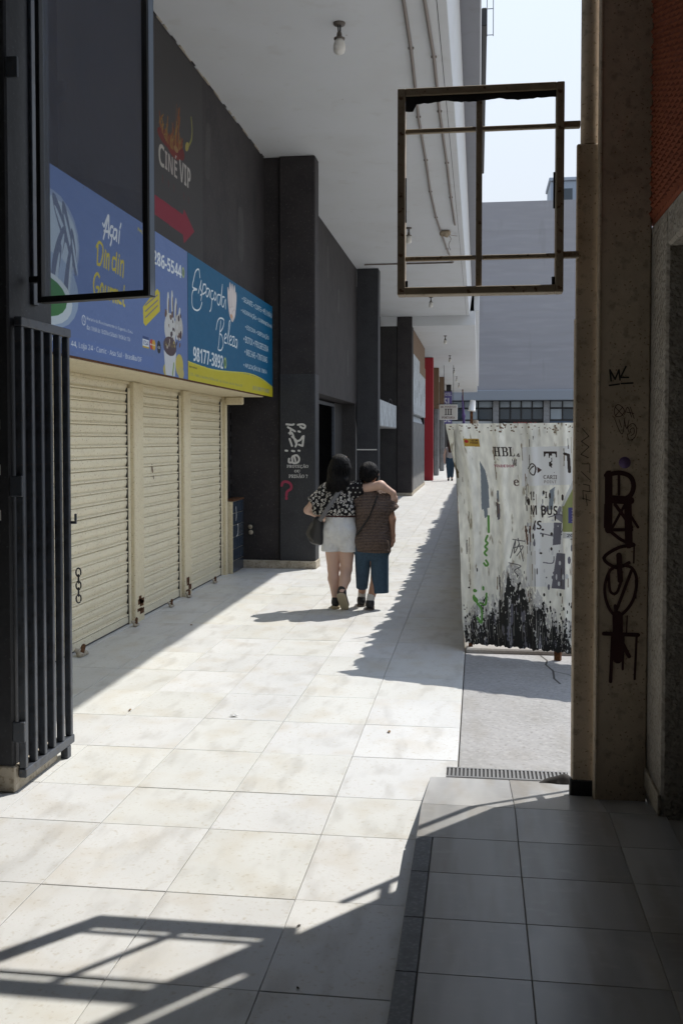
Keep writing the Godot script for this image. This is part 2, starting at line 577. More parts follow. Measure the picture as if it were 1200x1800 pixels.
# strokes measured on the walls and signs, in metres: across (or along) and up
const MARKS := {
	"espaco": [
		[9.631, 3.306, 9.595, 3.376, 9.485, 3.343, 9.411, 3.251, 9.374, 3.176, 9.518, 3.173, 9.391, 3.144, 9.348, 3.074, 9.371, 2.988, 9.496, 2.969, 9.626, 3.001, 9.702, 3.072],
		[9.573, 3.146, 9.649, 3.238, 9.68, 3.283, 9.648, 3.207, 9.723, 3.167, 9.647, 3.136],
		[9.755, 3.264, 9.665, 3.088],
		[9.755, 3.254, 9.84, 3.267, 9.858, 3.207, 9.742, 3.16],
		[9.958, 3.243, 9.878, 3.231, 9.858, 3.166, 9.917, 3.164, 9.998, 3.238, 9.996, 3.164],
		[10.119, 3.245, 10.058, 3.236, 10.037, 3.17, 10.097, 3.157, 10.16, 3.182],
		[10.077, 3.149, 10.043, 3.055, 9.994, 3.022],
		[10.202, 3.247, 10.16, 3.198, 10.201, 3.161, 10.252, 3.211, 10.202, 3.247],
		[10.415, 3.245, 10.307, 3.229, 10.293, 3.152, 10.37, 3.14, 10.459, 3.262, 10.505, 3.368, 10.435, 3.149],
		[10.592, 3.247, 10.503, 3.235, 10.479, 3.155, 10.545, 3.141, 10.637, 3.231, 10.635, 3.13],
		[10.238, 2.864, 10.303, 2.958, 10.411, 3.003, 10.565, 2.999, 10.519, 2.916, 10.409, 2.86],
		[10.432, 2.973, 10.342, 2.723, 10.319, 2.666, 10.449, 2.672, 10.53, 2.74, 10.474, 2.823, 10.387, 2.836],
		[10.585, 2.801, 10.676, 2.833, 10.653, 2.864, 10.594, 2.835, 10.584, 2.768, 10.675, 2.765],
		[10.73, 2.804, 10.84, 2.997, 10.794, 3.003, 10.73, 2.804, 10.767, 2.762],
		[10.814, 2.801, 10.899, 2.832, 10.871, 2.864, 10.814, 2.835, 10.823, 2.768, 10.908, 2.77],
		[10.933, 2.858, 11.03, 2.862, 10.932, 2.766, 11.053, 2.772],
		[11.152, 2.845, 11.078, 2.838, 11.052, 2.766, 11.126, 2.767, 11.162, 2.835, 11.151, 2.751],
	],
	"acai": [
		[7.056, 3.284, 7.084, 3.273, 7.122, 3.319, 7.171, 3.364, 7.067, 3.18],
		[7.181, 3.366, 7.17, 3.208],
		[7.083, 3.238, 7.178, 3.251],
		[7.261, 3.303, 7.222, 3.298, 7.198, 3.258, 7.207, 3.232, 7.252, 3.238],
		[7.236, 3.224, 7.227, 3.188, 7.205, 3.159],
		[7.336, 3.297, 7.286, 3.29, 7.266, 3.244, 7.285, 3.22, 7.325, 3.249, 7.346, 3.296, 7.335, 3.215],
		[7.401, 3.3, 7.381, 3.21],
		[7.433, 3.363, 7.412, 3.327],
	],
	"dindin": [
		[6.96, 3.122, 6.944, 2.975],
		[6.929, 3.096, 6.988, 3.138, 7.052, 3.12, 7.051, 3.058, 7.003, 2.985, 6.948, 2.975],
		[7.094, 3.073, 7.077, 2.98],
		[7.108, 3.099, 7.108, 3.094],
		[7.136, 3.08, 7.119, 2.977],
		[7.136, 3.063, 7.178, 3.081, 7.166, 2.975],
		[7.312, 3.077, 7.262, 3.075, 7.241, 3.029, 7.25, 2.989, 7.3, 2.997],
		[7.337, 3.124, 7.313, 2.978],
		[7.376, 3.081, 7.36, 2.978],
		[7.391, 3.116, 7.391, 3.111],
		[7.427, 3.083, 7.41, 2.972],
		[7.427, 3.065, 7.483, 3.082, 7.466, 2.967],
		[6.982, 2.89, 6.946, 2.908, 6.892, 2.875, 6.872, 2.819, 6.889, 2.761, 6.943, 2.759, 6.971, 2.807, 6.926, 2.807],
		[7.027, 2.846, 7.003, 2.812, 7.013, 2.759, 7.044, 2.76, 7.058, 2.806, 7.046, 2.842, 7.027, 2.846],
		[7.102, 2.84, 7.091, 2.77, 7.119, 2.753, 7.148, 2.778, 7.159, 2.842, 7.148, 2.757],
		[7.198, 2.841, 7.183, 2.755],
		[7.192, 2.812, 7.227, 2.838, 7.247, 2.834],
		[7.271, 2.837, 7.255, 2.751],
		[7.266, 2.815, 7.31, 2.843, 7.3, 2.753],
		[7.306, 2.814, 7.351, 2.842, 7.339, 2.751],
		[7.376, 2.796, 7.428, 2.81, 7.418, 2.837, 7.383, 2.825, 7.375, 2.767, 7.426, 2.759],
		[7.496, 2.899, 7.468, 2.772, 7.499, 2.751],
		[7.449, 2.842, 7.533, 2.85],
	],
	"big_tag": [
		[0.0253283, 0.573, 1.568, 0.575, 1.32],
		[0.016118, 0.562, 1.562, 0.617, 1.574, 0.666, 1.557, 0.681, 1.512, 0.661, 1.467, 0.607, 1.456, 0.569, 1.467],
		[0.0092103, 0.617, 1.568, 0.618, 1.478],
		[0.0253283, 0.656, 1.456, 0.663, 1.254],
		[0.0276309, 0.591, 1.456, 0.667, 1.451],
		[0.0115129, 0.602, 1.433, 0.674, 1.333],
		[0.0092103, 0.645, 1.434, 0.592, 1.332],
		[0.0115129, 0.575, 1.32, 0.674, 1.321],
		[0.0092103, 0.673, 1.378, 0.701, 1.333],
		[0.0115129, 0.575, 1.32, 0.63, 1.276, 0.685, 1.254, 0.62, 1.242, 0.555, 1.194, 0.61, 1.152, 0.664, 1.175],
		[0.0103616, 0.626, 1.163, 0.675, 1.153, 0.698, 1.097, 0.682, 1.006, 0.634, 0.943, 0.595, 0.948, 0.567, 1.004, 0.561, 1.072, 0.583, 1.14, 0.621, 1.163],
		[0.0184206, 0.62, 1.208, 0.627, 1.095],
		[0.0092103, 0.577, 1.128, 0.583, 1.049, 0.611, 1.039, 0.632, 1.096],
		[0.0103616, 0.675, 1.141, 0.606, 0.948],
		[0.0345386, 0.617, 0.937, 0.618, 0.858],
		[0.0138154, 0.558, 0.856, 0.706, 0.854],
		[0.00805901, 0.7, 0.854, 0.693, 0.656],
		[0.0115129, 0.596, 0.846, 0.589, 0.641],
		[0.032236, 0.618, 0.852, 0.619, 0.744],
		[0.00805901, 0.643, 0.847, 0.641, 0.699],
		[0.0138154, 0.64, 0.813, 0.668, 0.757],
		[0.00575643, 0.558, 1.433, 0.557, 1.331],
		[0.00460515, 0.658, 0.938, 0.656, 0.859],
		[0.00460515, 0.692, 1.097, 0.695, 1.018],
		[0.00575643, 0.685, 1.254, 0.684, 1.175],
		[0.0115129, 0.623, 0.858, 0.606, 0.982],
	],
	"ml": [
		[0.574, 2.026, 0.58, 1.98],
		[0.574, 2.029, 0.597, 1.987, 0.613, 2.028, 0.618, 1.984],
		[0.643, 2.043, 0.62, 1.995, 0.654, 1.995],
		[0.573, 1.96, 0.615, 1.966],
		[0.624, 1.968, 0.673, 1.97],
	],
	"mid_tag": [
		[0.63, 1.864, 0.609, 1.876, 0.595, 1.853, 0.601, 1.825, 0.625, 1.825, 0.638, 1.848, 0.625, 1.868],
		[0.598, 1.865, 0.634, 1.825],
		[0.63, 1.864, 0.601, 1.828],
		[0.587, 1.825, 0.598, 1.814],
		[0.638, 1.831, 0.652, 1.864, 0.669, 1.82],
		[0.647, 1.842, 0.679, 1.836],
		[0.663, 1.864, 0.68, 1.814],
		[0.598, 1.809, 0.615, 1.764, 0.631, 1.747, 0.639, 1.803],
		[0.615, 1.809, 0.626, 1.775],
		[0.638, 1.814, 0.648, 1.769, 0.658, 1.808],
		[0.661, 1.747, 0.653, 1.775, 0.675, 1.792, 0.691, 1.769, 0.683, 1.73, 0.659, 1.719, 0.65, 1.747],
		[0.667, 1.749, 0.663, 1.764, 0.678, 1.772, 0.68, 1.749, 0.667, 1.738],
		[0.681, 1.73, 0.67, 1.714],
	],
	"post_tag": [
		[0.464, 1.771, 0.494, 1.736, 0.461, 1.713, 0.495, 1.688, 0.459, 1.654, 0.493, 1.639],
		[0.465, 1.611, 0.499, 1.611, 0.499, 1.571],
		[0.462, 1.576, 0.503, 1.536],
		[0.471, 1.519, 0.499, 1.513, 0.5, 1.485, 0.469, 1.49, 0.472, 1.45],
		[0.466, 1.456, 0.503, 1.445],
		[0.483, 1.473, 0.489, 1.422],
	],
	"question": [
		[-2.593, 1.108, -2.572, 1.155, -2.516, 1.158, -2.469, 1.124, -2.466, 1.069, -2.517, 1.03, -2.529, 0.975],
		[-2.529, 0.949, -2.529, 0.933],
	],
	"stencil": [
		[-2.528, 1.926, -2.452, 1.918, -2.428, 1.926],
		[-2.507, 1.887, -2.452, 1.856, -2.412, 1.832],
		[-2.491, 1.809, -2.452, 1.809, -2.42, 1.731, -2.389, 1.654],
		[-2.468, 1.856, -2.476, 1.794],
		[-2.484, 1.731, -2.452, 1.638],
		[-2.452, 1.762, -2.389, 1.7, -2.405, 1.63],
		[-2.31, 1.762, -2.342, 1.716, -2.389, 1.7],
		[-2.294, 1.77, -2.31, 1.638],
		[-2.357, 1.654, -2.31, 1.638],
		[-2.373, 1.918, -2.31, 1.925, -2.275, 1.902, -2.294, 1.871, -2.341, 1.894],
		[-2.365, 1.832, -2.345, 1.825],
		[-2.539, 1.576, -2.516, 1.573],
		[-2.452, 1.573, -2.421, 1.568],
		[-2.365, 1.576, -2.35, 1.573],
		[-2.444, 1.498, -2.389, 1.514, -2.355, 1.467, -2.374, 1.42, -2.437, 1.412, -2.452, 1.482],
		[-2.492, 1.467, -2.492, 1.42, -2.445, 1.42],
		[-2.421, 1.498, -2.405, 1.436],
	],
	"pipes": [
		[-0.644, -8.603, -0.652, -9.73, -0.702, -11.788, -0.71, -13.594, -0.73, -15.313, -0.718, -17.087, -0.624, -19.917, -0.551, -21.401, -2.416, -21.427],
		[-0.469, -8.627, -0.446, -9.976, -0.453, -11.617, -0.436, -13.771, -0.434, -15.714, -0.418, -17.672],
	],
}

# ================================================================ the scene

func _ready() -> void:
	rng.seed = 11
	view_and_light()
	materials()
	ground_and_paving()
	arcade()
	passage()
	shop_front()
	shop_signs()
	columns_and_far_shops()
	far_building()
	gate_and_frames()
	hoarding()
	ceiling_fittings()
	people()
	small_things()

func view_and_light() -> void:
	var cam := Camera3D.new()
	cam.name = "camera"
	add_child(cam)
	cam.projection = Camera3D.PROJECTION_FRUSTUM
	cam.near = 0.1
	cam.far = 600.0
	cam.size = 0.2 * 900.0 / 1770.0
	cam.frustum_offset = Vector2(0, -0.1 * (900.0 - 834.8) / 1770.0)
	cam.position = Vector3(0, 1.72, 0)
	cam.rotation = Vector3(deg_to_rad(-2.0), deg_to_rad(7.72), 0)
	cam.current = true

	var e := Environment.new()
	e.background_mode = Environment.BG_SKY
	var sky := ProceduralSkyMaterial.new()
	sky.sky_top_color = lin(0.68, 0.90, 1.36)
	sky.sky_horizon_color = lin(0.435, 0.457, 0.465)
	sky.sky_curve = 1.5
	sky.ground_horizon_color = lin(0.5, 0.5, 0.48)
	sky.ground_bottom_color = lin(0.25, 0.24, 0.22)
	sky.sun_angle_max = 1.0
	sky.sky_energy_multiplier = 1.0
	e.sky = Sky.new()
	e.sky.sky_material = sky
	e.tonemap_mode = Environment.TONE_MAPPER_LINEAR
	e.tonemap_exposure = 1.78
	e.sdfgi_enabled = true
	e.ssao_enabled = true
	e.ssil_enabled = true
	var we := WorldEnvironment.new()
	we.environment = e
	add_child(we)

	var sun := DirectionalLight3D.new()
	sun.name = "sun"
	add_child(sun)
	sun.basis = Basis.looking_at(Vector3(-0.415, -1.0, 0.51).normalized())
	sun.light_color = Color(1.0, 0.98, 0.945)
	sun.light_energy = 0.85
	sun.light_angular_distance = 0.55
	sun.shadow_enabled = true

func materials() -> void:
	# marble of the walk: pale, with grey clouds, tan stains and fine pits
	var marble := grain(512, lin(0.655, 0.66, 0.655), [
		[1, 0.005, 4, 0.35, 0.95, lin(0.57, 0.575, 0.57), 0.55],
		[2, 0.008, 5, 0.50, 0.95, lin(0.53, 0.485, 0.41), 0.55],
		[3, 0.02, 5, 0.58, 0.90, lin(0.43, 0.42, 0.40), 0.45, 1, 3],
		[4, 0.09, 4, 0.68, 0.95, lin(0.40, 0.35, 0.27), 0.6],
		[5, 0.16, 2, 0.78, 0.95, lin(0.36, 0.32, 0.26), 0.5],
		[6, 0.3, 1, 0.55, 1.0, lin(0.60, 0.59, 0.57), 0.4],
	])
	for i in 6:
		var t := 1.0 - 0.012 * (i % 3)
		M["marble%d" % i] = grained(marble, 1.9, 0.42, 0.5, true, Vector3(0.37 * i, 0.13 * i, 0.61 * i), Color(t, t, t * (1.0 - 0.012 * (i % 2))))
	M.grout = mat(lin(0.33, 0.315, 0.285), 0.95)
	# marble of the raised side: same stone, more worn and streaked across
	var streaked := grain(512, lin(0.47, 0.47, 0.465), [
		[11, 0.01, 4, 0.35, 0.8, lin(0.32, 0.32, 0.32), 0.85, 1, 8],
		[12, 0.015, 4, 0.5, 0.95, lin(0.27, 0.23, 0.18), 0.5, 1, 6],
		[13, 0.05, 3, 0.6, 0.9, lin(0.52, 0.51, 0.49), 0.4, 2, 1],
	])
	for i in 4:
		var t := 1.0 - 0.05 * (i % 3)
		M["side%d" % i] = grained(streaked, 1.6, 0.3, 0.5, true, Vector3(0.27 * i, 0.4 * i, 0.17 * i), Color(t, t, t))
	M.granite = grained(grain(256, lin(0.11, 0.12, 0.13), [[14, 0.1, 3, 0.5, 0.8, lin(0.22, 0.22, 0.22), 0.7], [15, 0.02, 3, 0.5, 0.8, lin(0.07, 0.075, 0.08), 0.6]]), 0.5, 0.55)
	var cement := grain(512, lin(0.335, 0.33, 0.325), [
		[21, 0.008, 5, 0.35, 0.95, lin(0.28, 0.275, 0.265), 0.7],
		[22, 0.09, 3, 0.5, 0.85, lin(0.42, 0.41, 0.40), 0.6],
		[23, 0.12, 2, 0.68, 0.8, lin(0.20, 0.19, 0.18), 0.5],
		[24, 0.012, 5, 0.62, 0.95, lin(0.26, 0.245, 0.22), 0.4, 1, 3],
	])
	M.cement = bumped(grained(cement, 2.2, 0.92, 0.3), relief(256, 25, 0.08, 4), 0.5)
	M.kerb = grained(cement, 1.3, 0.9, 0.3, true, Vector3(0.4, 0.1, 0.7), lin(1.0, 0.97, 0.92) * 1.0)
	var soil := grain(256, lin(0.38, 0.36, 0.33), [[26, 0.02, 4, 0.4, 0.8, lin(0.2, 0.17, 0.13), 0.8], [27, 0.1, 2, 0.6, 0.8, lin(0.4, 0.36, 0.3), 0.5]])
	M.ground = grained(soil, 5.0, 0.95, 0.2)
	# paint
	var ceiling := grain(512, lin(0.58, 0.595, 0.605), [
		[31, 0.006, 4, 0.4, 0.95, lin(0.54, 0.545, 0.545), 0.6],
		[32, 0.02, 4, 0.72, 0.98, lin(0.42, 0.40, 0.37), 0.25],
		[33, 0.15, 1, 0.95, 1.0, lin(0.4, 0.38, 0.35), 0.3],
	])
	M.ceiling = bumped(grained(ceiling, 5.0, 0.85, 0.3), relief(256, 34, 0.03, 4), 0.3)
	M.fascia = grained(ceiling, 3.0, 0.8, 0.3, true, Vector3(0.3, 0.3, 0.1))
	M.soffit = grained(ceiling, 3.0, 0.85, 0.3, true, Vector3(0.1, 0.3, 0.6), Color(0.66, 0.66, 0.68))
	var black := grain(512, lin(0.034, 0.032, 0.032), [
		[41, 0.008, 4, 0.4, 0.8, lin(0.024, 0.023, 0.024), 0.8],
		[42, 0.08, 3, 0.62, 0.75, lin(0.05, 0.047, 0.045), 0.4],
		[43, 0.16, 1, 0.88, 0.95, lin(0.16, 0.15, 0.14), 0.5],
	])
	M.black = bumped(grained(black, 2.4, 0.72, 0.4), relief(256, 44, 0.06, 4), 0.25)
	M.brown_black = bumped(grained(black, 2.4, 0.75, 0.4, true, Vector3(0.3, 0.2, 0.4), Color(1.02, 0.99, 1.0)), relief(256, 44, 0.06, 4), 0.25)
	M.blue_black = bumped(grained(black, 1.8, 0.6, 0.45, true, Vector3(0.1, 0.5, 0.2), Color(0.95, 0.99, 1.05)), relief(256, 44, 0.06, 4), 0.25)
	M.grey_wall = grained(grain(256, lin(0.20, 0.20, 0.20), [[45, 0.02, 4, 0.4, 0.8, lin(0.14, 0.14, 0.14), 0.7], [46, 0.1, 2, 0.65, 0.8, lin(0.28, 0.27, 0.26), 0.5]]), 2.0, 0.8, 0.4)
	M.brown_wall = mat(lin(0.17, 0.105, 0.06), 0.75)
	M.red = mat(lin(0.33, 0.012, 0.022), 0.5)
	M.dark = mat(lin(0.012, 0.012, 0.013), 0.7)
	var cream := grain(512, lin(0.76, 0.69, 0.51), [
		[51, 0.008, 4, 0.45, 0.8, lin(0.70, 0.63, 0.46), 0.5],
		[52, 0.03, 4, 0.75, 1.0, lin(0.45, 0.39, 0.28), 0.35, 1, 1],
		[53, 0.02, 4, 0.7, 1.0, lin(0.50, 0.44, 0.33), 0.25, 1, 3],
		[54, 0.14, 1, 0.84, 0.92, lin(0.24, 0.13, 0.06), 0.7],
	])
	M.shutter = grained(cream, 1.6, 0.45, 0.5)
	M.shutter_wall = bumped(grained(cream, 1.2, 0.8, 0.3, true, Vector3(0.3, 0.2, 0.6), Color(0.96, 0.95, 0.93)), relief(256, 55, 0.05, 3), 0.6)
	M.rust = grained(grain(256, lin(0.10, 0.045, 0.022), [[56, 0.05, 4, 0.4, 0.8, lin(0.19, 0.09, 0.04), 0.8], [57, 0.1, 3, 0.6, 0.8, lin(0.03, 0.02, 0.015), 0.8]]), 0.4, 0.9, 0.3)
	# the old cream enamel of the empty sign frame: chipped to rust in places
	M.frame_paint = grained(grain(512, lin(0.34, 0.28, 0.20), [
		[61, 0.01, 4, 0.45, 0.8, lin(0.26, 0.21, 0.14), 0.7],
		[62, 0.03, 5, 0.74, 0.86, lin(0.09, 0.045, 0.022), 0.8],
		[63, 0.10, 2, 0.88, 0.96, lin(0.05, 0.025, 0.015), 0.8],
	]), 0.7, 0.6, 0.45)
	M.post_paint = bumped(grained(grain(512, lin(0.54, 0.455, 0.35), [
		[64, 0.006, 4, 0.4, 0.8, lin(0.44, 0.365, 0.275), 0.8],
		[65, 0.03, 4, 0.6, 0.9, lin(0.22, 0.18, 0.13), 0.5, 1, 1],
		[66, 0.13, 1, 0.84, 0.92, lin(0.14, 0.09, 0.05), 0.7],
	]), 1.0, 0.7, 0.4), relief(256, 67, 0.05, 3), 0.2)
	M.plaster = bumped(grained(grain(512, lin(0.42, 0.385, 0.335), [
		[68, 0.01, 4, 0.4, 0.8, lin(0.34, 0.305, 0.26), 0.8],
		[69, 0.06, 3, 0.6, 0.75, lin(0.18, 0.16, 0.13), 0.5],
	]), 1.0, 0.9, 0.3), relief(512, 70, 0.05, 5), 1.2)
	M.clay = grained(grain(256, lin(0.30, 0.085, 0.04), [[71, 0.02, 4, 0.4, 0.8, lin(0.22, 0.06, 0.03), 0.8], [72, 0.1, 3, 0.6, 0.8, lin(0.36, 0.13, 0.07), 0.5]]), 0.6, 0.8, 0.4)
	# the gate and the dark iron
	M.iron = grained(grain(256, lin(0.055, 0.064, 0.080), [[73, 0.02, 4, 0.5, 0.8, lin(0.025, 0.027, 0.032), 0.8], [74, 0.12, 1, 0.82, 0.9, lin(0.12, 0.08, 0.06), 0.6]]), 0.6, 0.42, 0.5)
	M.black_iron = mat(lin(0.012, 0.012, 0.013), 0.5)
	M.steel = mat(lin(0.30, 0.30, 0.30), 0.45, 0.5, 0.7)
	M.patch = grained(black, 2.0, 0.7, 0.4, true, Vector3(0.7, 0.1, 0.2), Color(0.86, 0.86, 0.87))
	M.patch_light = grained(black, 2.0, 0.7, 0.4, true, Vector3(0.7, 0.4, 0.2), Color(1.13, 1.12, 1.11))
	M.stain = mat(lin(0.40, 0.385, 0.36), 0.9)
	M.crack = mat(lin(0.07, 0.065, 0.06), 0.95)
	M.edge = mat(lin(0.11, 0.14, 0.18), 0.6)  # pale blue that paints sky light on the black frame's side
	M.conduit = mat(lin(0.20, 0.17, 0.15), 0.6)
	M.porcelain = mat(lin(0.10, 0.085, 0.07), 0.5)
	M.globe = mat(lin(0.62, 0.60, 0.55), 0.3)
	M.glass = mat(Color(0.55, 0.68, 0.9, 0.10), 0.03)
	M.glass.transparency = BaseMaterial3D.TRANSPARENCY_ALPHA
	M.white = mat(lin(0.72, 0.72, 0.70), 0.6)
	M.spray = mat(lin(0.040, 0.008, 0.010), 0.6)
	M.ink = mat(lin(0.012, 0.012, 0.013), 0.6)
	M.chalk = mat(lin(0.60, 0.59, 0.56), 0.8)
	M.pink = mat(lin(0.30, 0.035, 0.075), 0.8)
	M.skirting = grained(grain(256, lin(0.46, 0.41, 0.33), [[75, 0.02, 4, 0.4, 0.8, lin(0.32, 0.28, 0.21), 0.8], [76, 0.08, 3, 0.62, 0.75, lin(0.2, 0.16, 0.11), 0.6]]), 0.7, 0.6, 0.4)
	M.blue_tile = mat(lin(0.032, 0.045, 0.065), 0.25)
	M.brick = grained(black, 0.7, 0.8, 0.3, true, Vector3(0.2, 0.6, 0.1))

# ---------------------------------------------------------------- ground

func ground_and_paving() -> void:
	var g := setting("ground", "bare trodden ground stretching away behind the walk")
	slab(g, "soil", M.ground, V(-150, -0.6, 40), V(150, -0.06, -300), 0.01)

	var floor_slab := setting("marble_pavement", "pale marble paving of the walk with dark joints")
	slab(floor_slab, "bed", M.grout, V(-6, -0.05, 10), V(-0.100, -0.010, -80), 0.001)
	var xs := [-6.0, -5.67, -5.17, -4.67, -4.17, -3.67, -3.17, -2.67, -2.17, -1.67, -1.17, -0.67, -0.10]
	var zs := [-4.756]
	while zs[-1] > -18.0:
		zs.append(zs[-1] - 0.62)
	zs = [-1.12, -1.76, -2.39, -3.024, -3.654, -4.281] + zs
	for j in zs.size() - 1:
		for i in range(6, xs.size() - 1):
			if xs[i] < -3.3:
				continue
			var x0: float = xs[i]
			var x1: float = xs[i + 1]
			if x1 > -0.2 and zs[j] > -4.75:
				x1 = -0.230
			var gap := 0.0015
			var far_gap := 0.004 if absf(zs[j + 1] + 4.756) < 0.01 else gap
			var o := slab(floor_slab, "tile", M["marble%d" % rng.randi_range(0, 5)], V(x0 + gap, -0.03, zs[j] - gap), V(x1 - gap, 0.0, zs[j + 1] + far_gap), 0.0015)
			o.position.y += rng.randf_range(-0.0012, 0.0008)
			o.rotation.x = rng.randf_range(-0.0015, 0.0015)
			o.rotation.z = rng.randf_range(-0.0015, 0.0015)
	# tiles too small to pick out: farther along the walk, in the recess of the shops and behind the viewer
	for v in 3:
		var st := SurfaceTool.new()
		st.begin(Mesh.PRIMITIVE_TRIANGLES)
		var z: float = zs[-1]
		var n := 0
		while z > -75.0:
			for i in range(0, xs.size() - 1):
				n += 1
				if (n * 7 + int(-z)) % 3 == v:
					add_cbox(st, Transform3D(Basis(), V((xs[i] + xs[i + 1]) * 0.5, -0.015, z - 0.31)), V(xs[i + 1] - xs[i] - 0.004, 0.03, 0.616), 0.0015)
			z -= 0.62
		z = 9.6
		while z > -18.0:
			for i in range(0, xs.size() - 1):
				n += 1
				if (n * 7) % 3 == v and (xs[i] < -3.3 or z > -0.5) and z - 0.62 > zs[-1]:
					add_cbox(st, Transform3D(Basis(), V((xs[i] + xs[i + 1]) * 0.5 - (0.07 if i == xs.size() - 2 else 0.0), -0.015, z - 0.31)), V(xs[i + 1] - xs[i] - (0.14 if i == xs.size() - 2 else 0.004), 0.03, 0.616), 0.0015)
			z -= 0.62
		st.generate_normals()
		var o := put(floor_slab, "tiles", st.commit(), M["marble%d" % (v * 2)])
		o.set_meta("kind", "stuff")

	# the raised strip on the viewer's right, 11 cm high, sloping down at its far end
	var p := setting("raised_strip", "raised marble strip with a dark granite edge beside the passage wall")
	slab(p, "bed", M.grout, V(-0.231, -0.04, 10), V(0.9, 0.158, -4.25), 0.002)
	var pz := [9.0, 5.0, 1.0, -0.35, -0.7, -1.05, -1.4, -1.75, -2.0, -2.3, -2.53, -2.883, -3.222, -3.572, -3.892, -4.25]
	var px_ := [-0.233, 0.160, 0.545, 0.775]
	for j in pz.size() - 1:
		for i in 3:
			var x0: float = px_[i]
			if i == 0 and pz[j + 1] > -4.0:
				slab(p, "edge_band", M.granite, V(-0.233, 0.145, pz[j] - 0.0012), V(-0.170, 0.171, pz[j + 1] + 0.0012), 0.002)
				x0 = -0.168
			slab(p, "tile", M["side%d" % rng.randi_range(0, 3)], V(x0 + 0.0012, 0.145, pz[j] - 0.0011), V(px_[i + 1] - 0.0012, 0.17, pz[j + 1] + 0.0011), 0.0015)
	slab(p, "riser", M.granite, V(-0.233, -0.03, 8.9), V(-0.2312, 0.144, -4.25), 0.0005)
	for i in 3:
		var o := slab(p, "ramp_tile", M["side%d" % i], V(px_[i] + 0.0015, 0.0, -4.254), V(px_[i + 1] - 0.0015, 0.02, -5.05), 0.002)
		o.position.y = 0.083
		o.rotation.x = -atan(0.148 / 0.79)
	slab(p, "ramp_bed", M.grout, V(-0.22, -0.04, -4.251), V(0.76, 0.002, -5.0), 0.002)

	var c := setting("cement_path", "patched grey cement ground beyond the drain grate")
	slab(c, "cement", M.cement, V(-0.094, -0.06, -5.06), V(9.0, -0.004, -8.15), 0.002)
	slab(c, "cement", M.cement, V(0.81, -0.06, -4.2), V(9.0, -0.006, -5.056), 0.002)
	slab(c, "cement", M.cement, V(-0.094, -0.06, -8.65), V(9.0, 0.02, -60.0), 0.002)
	slab(c, "kerb", M.kerb, V(-0.094, -0.06, -8.152), V(9.0, 0.035, -8.648), 0.012)

	put(c, "crack", paint_strokes([[0.012, 0.50, -8.13, 0.54, -7.95, 0.52, -7.8, 0.56, -7.6, 0.55, -7.35, 0.58, -7.2], [0.006, 0.55, -7.6, 0.66, -7.5, 0.7, -7.42], [0.007, 0.78, -6.6, 0.74, -6.3, 0.8, -6.0, 0.78, -5.7]], true, 0.0, false), M.crack, V(0, -0.0038, 0), V(-PI / 2, 0, 0)).scale = V(1, -1, 1)
	var d := thing("drain_grate", "narrow dark metal drain grate at the foot of the marble ramp", "grate", V(0.155, 0.0, -5.18))
	slab(d, "frame", M.steel, V(-0.31, -0.004, 0.075), V(0.31, 0.006, 0.062), 0.001)
	slab(d, "frame", M.steel, V(-0.31, -0.004, -0.075), V(0.31, 0.006, -0.062), 0.001)
	slab(d, "trough", M.dark, V(-0.31, -0.0035, 0.061), V(0.31, 0.0, -0.061), 0.0005)
	for i in 30:
		slab(d, "slat", M.steel, V(-0.30 + i * 0.0205, 0.0005, 0.061), V(-0.289 + i * 0.0205, 0.006, -0.061), 0.001)

# ---------------------------------------------------------------- the arcade: ceiling, upper walls

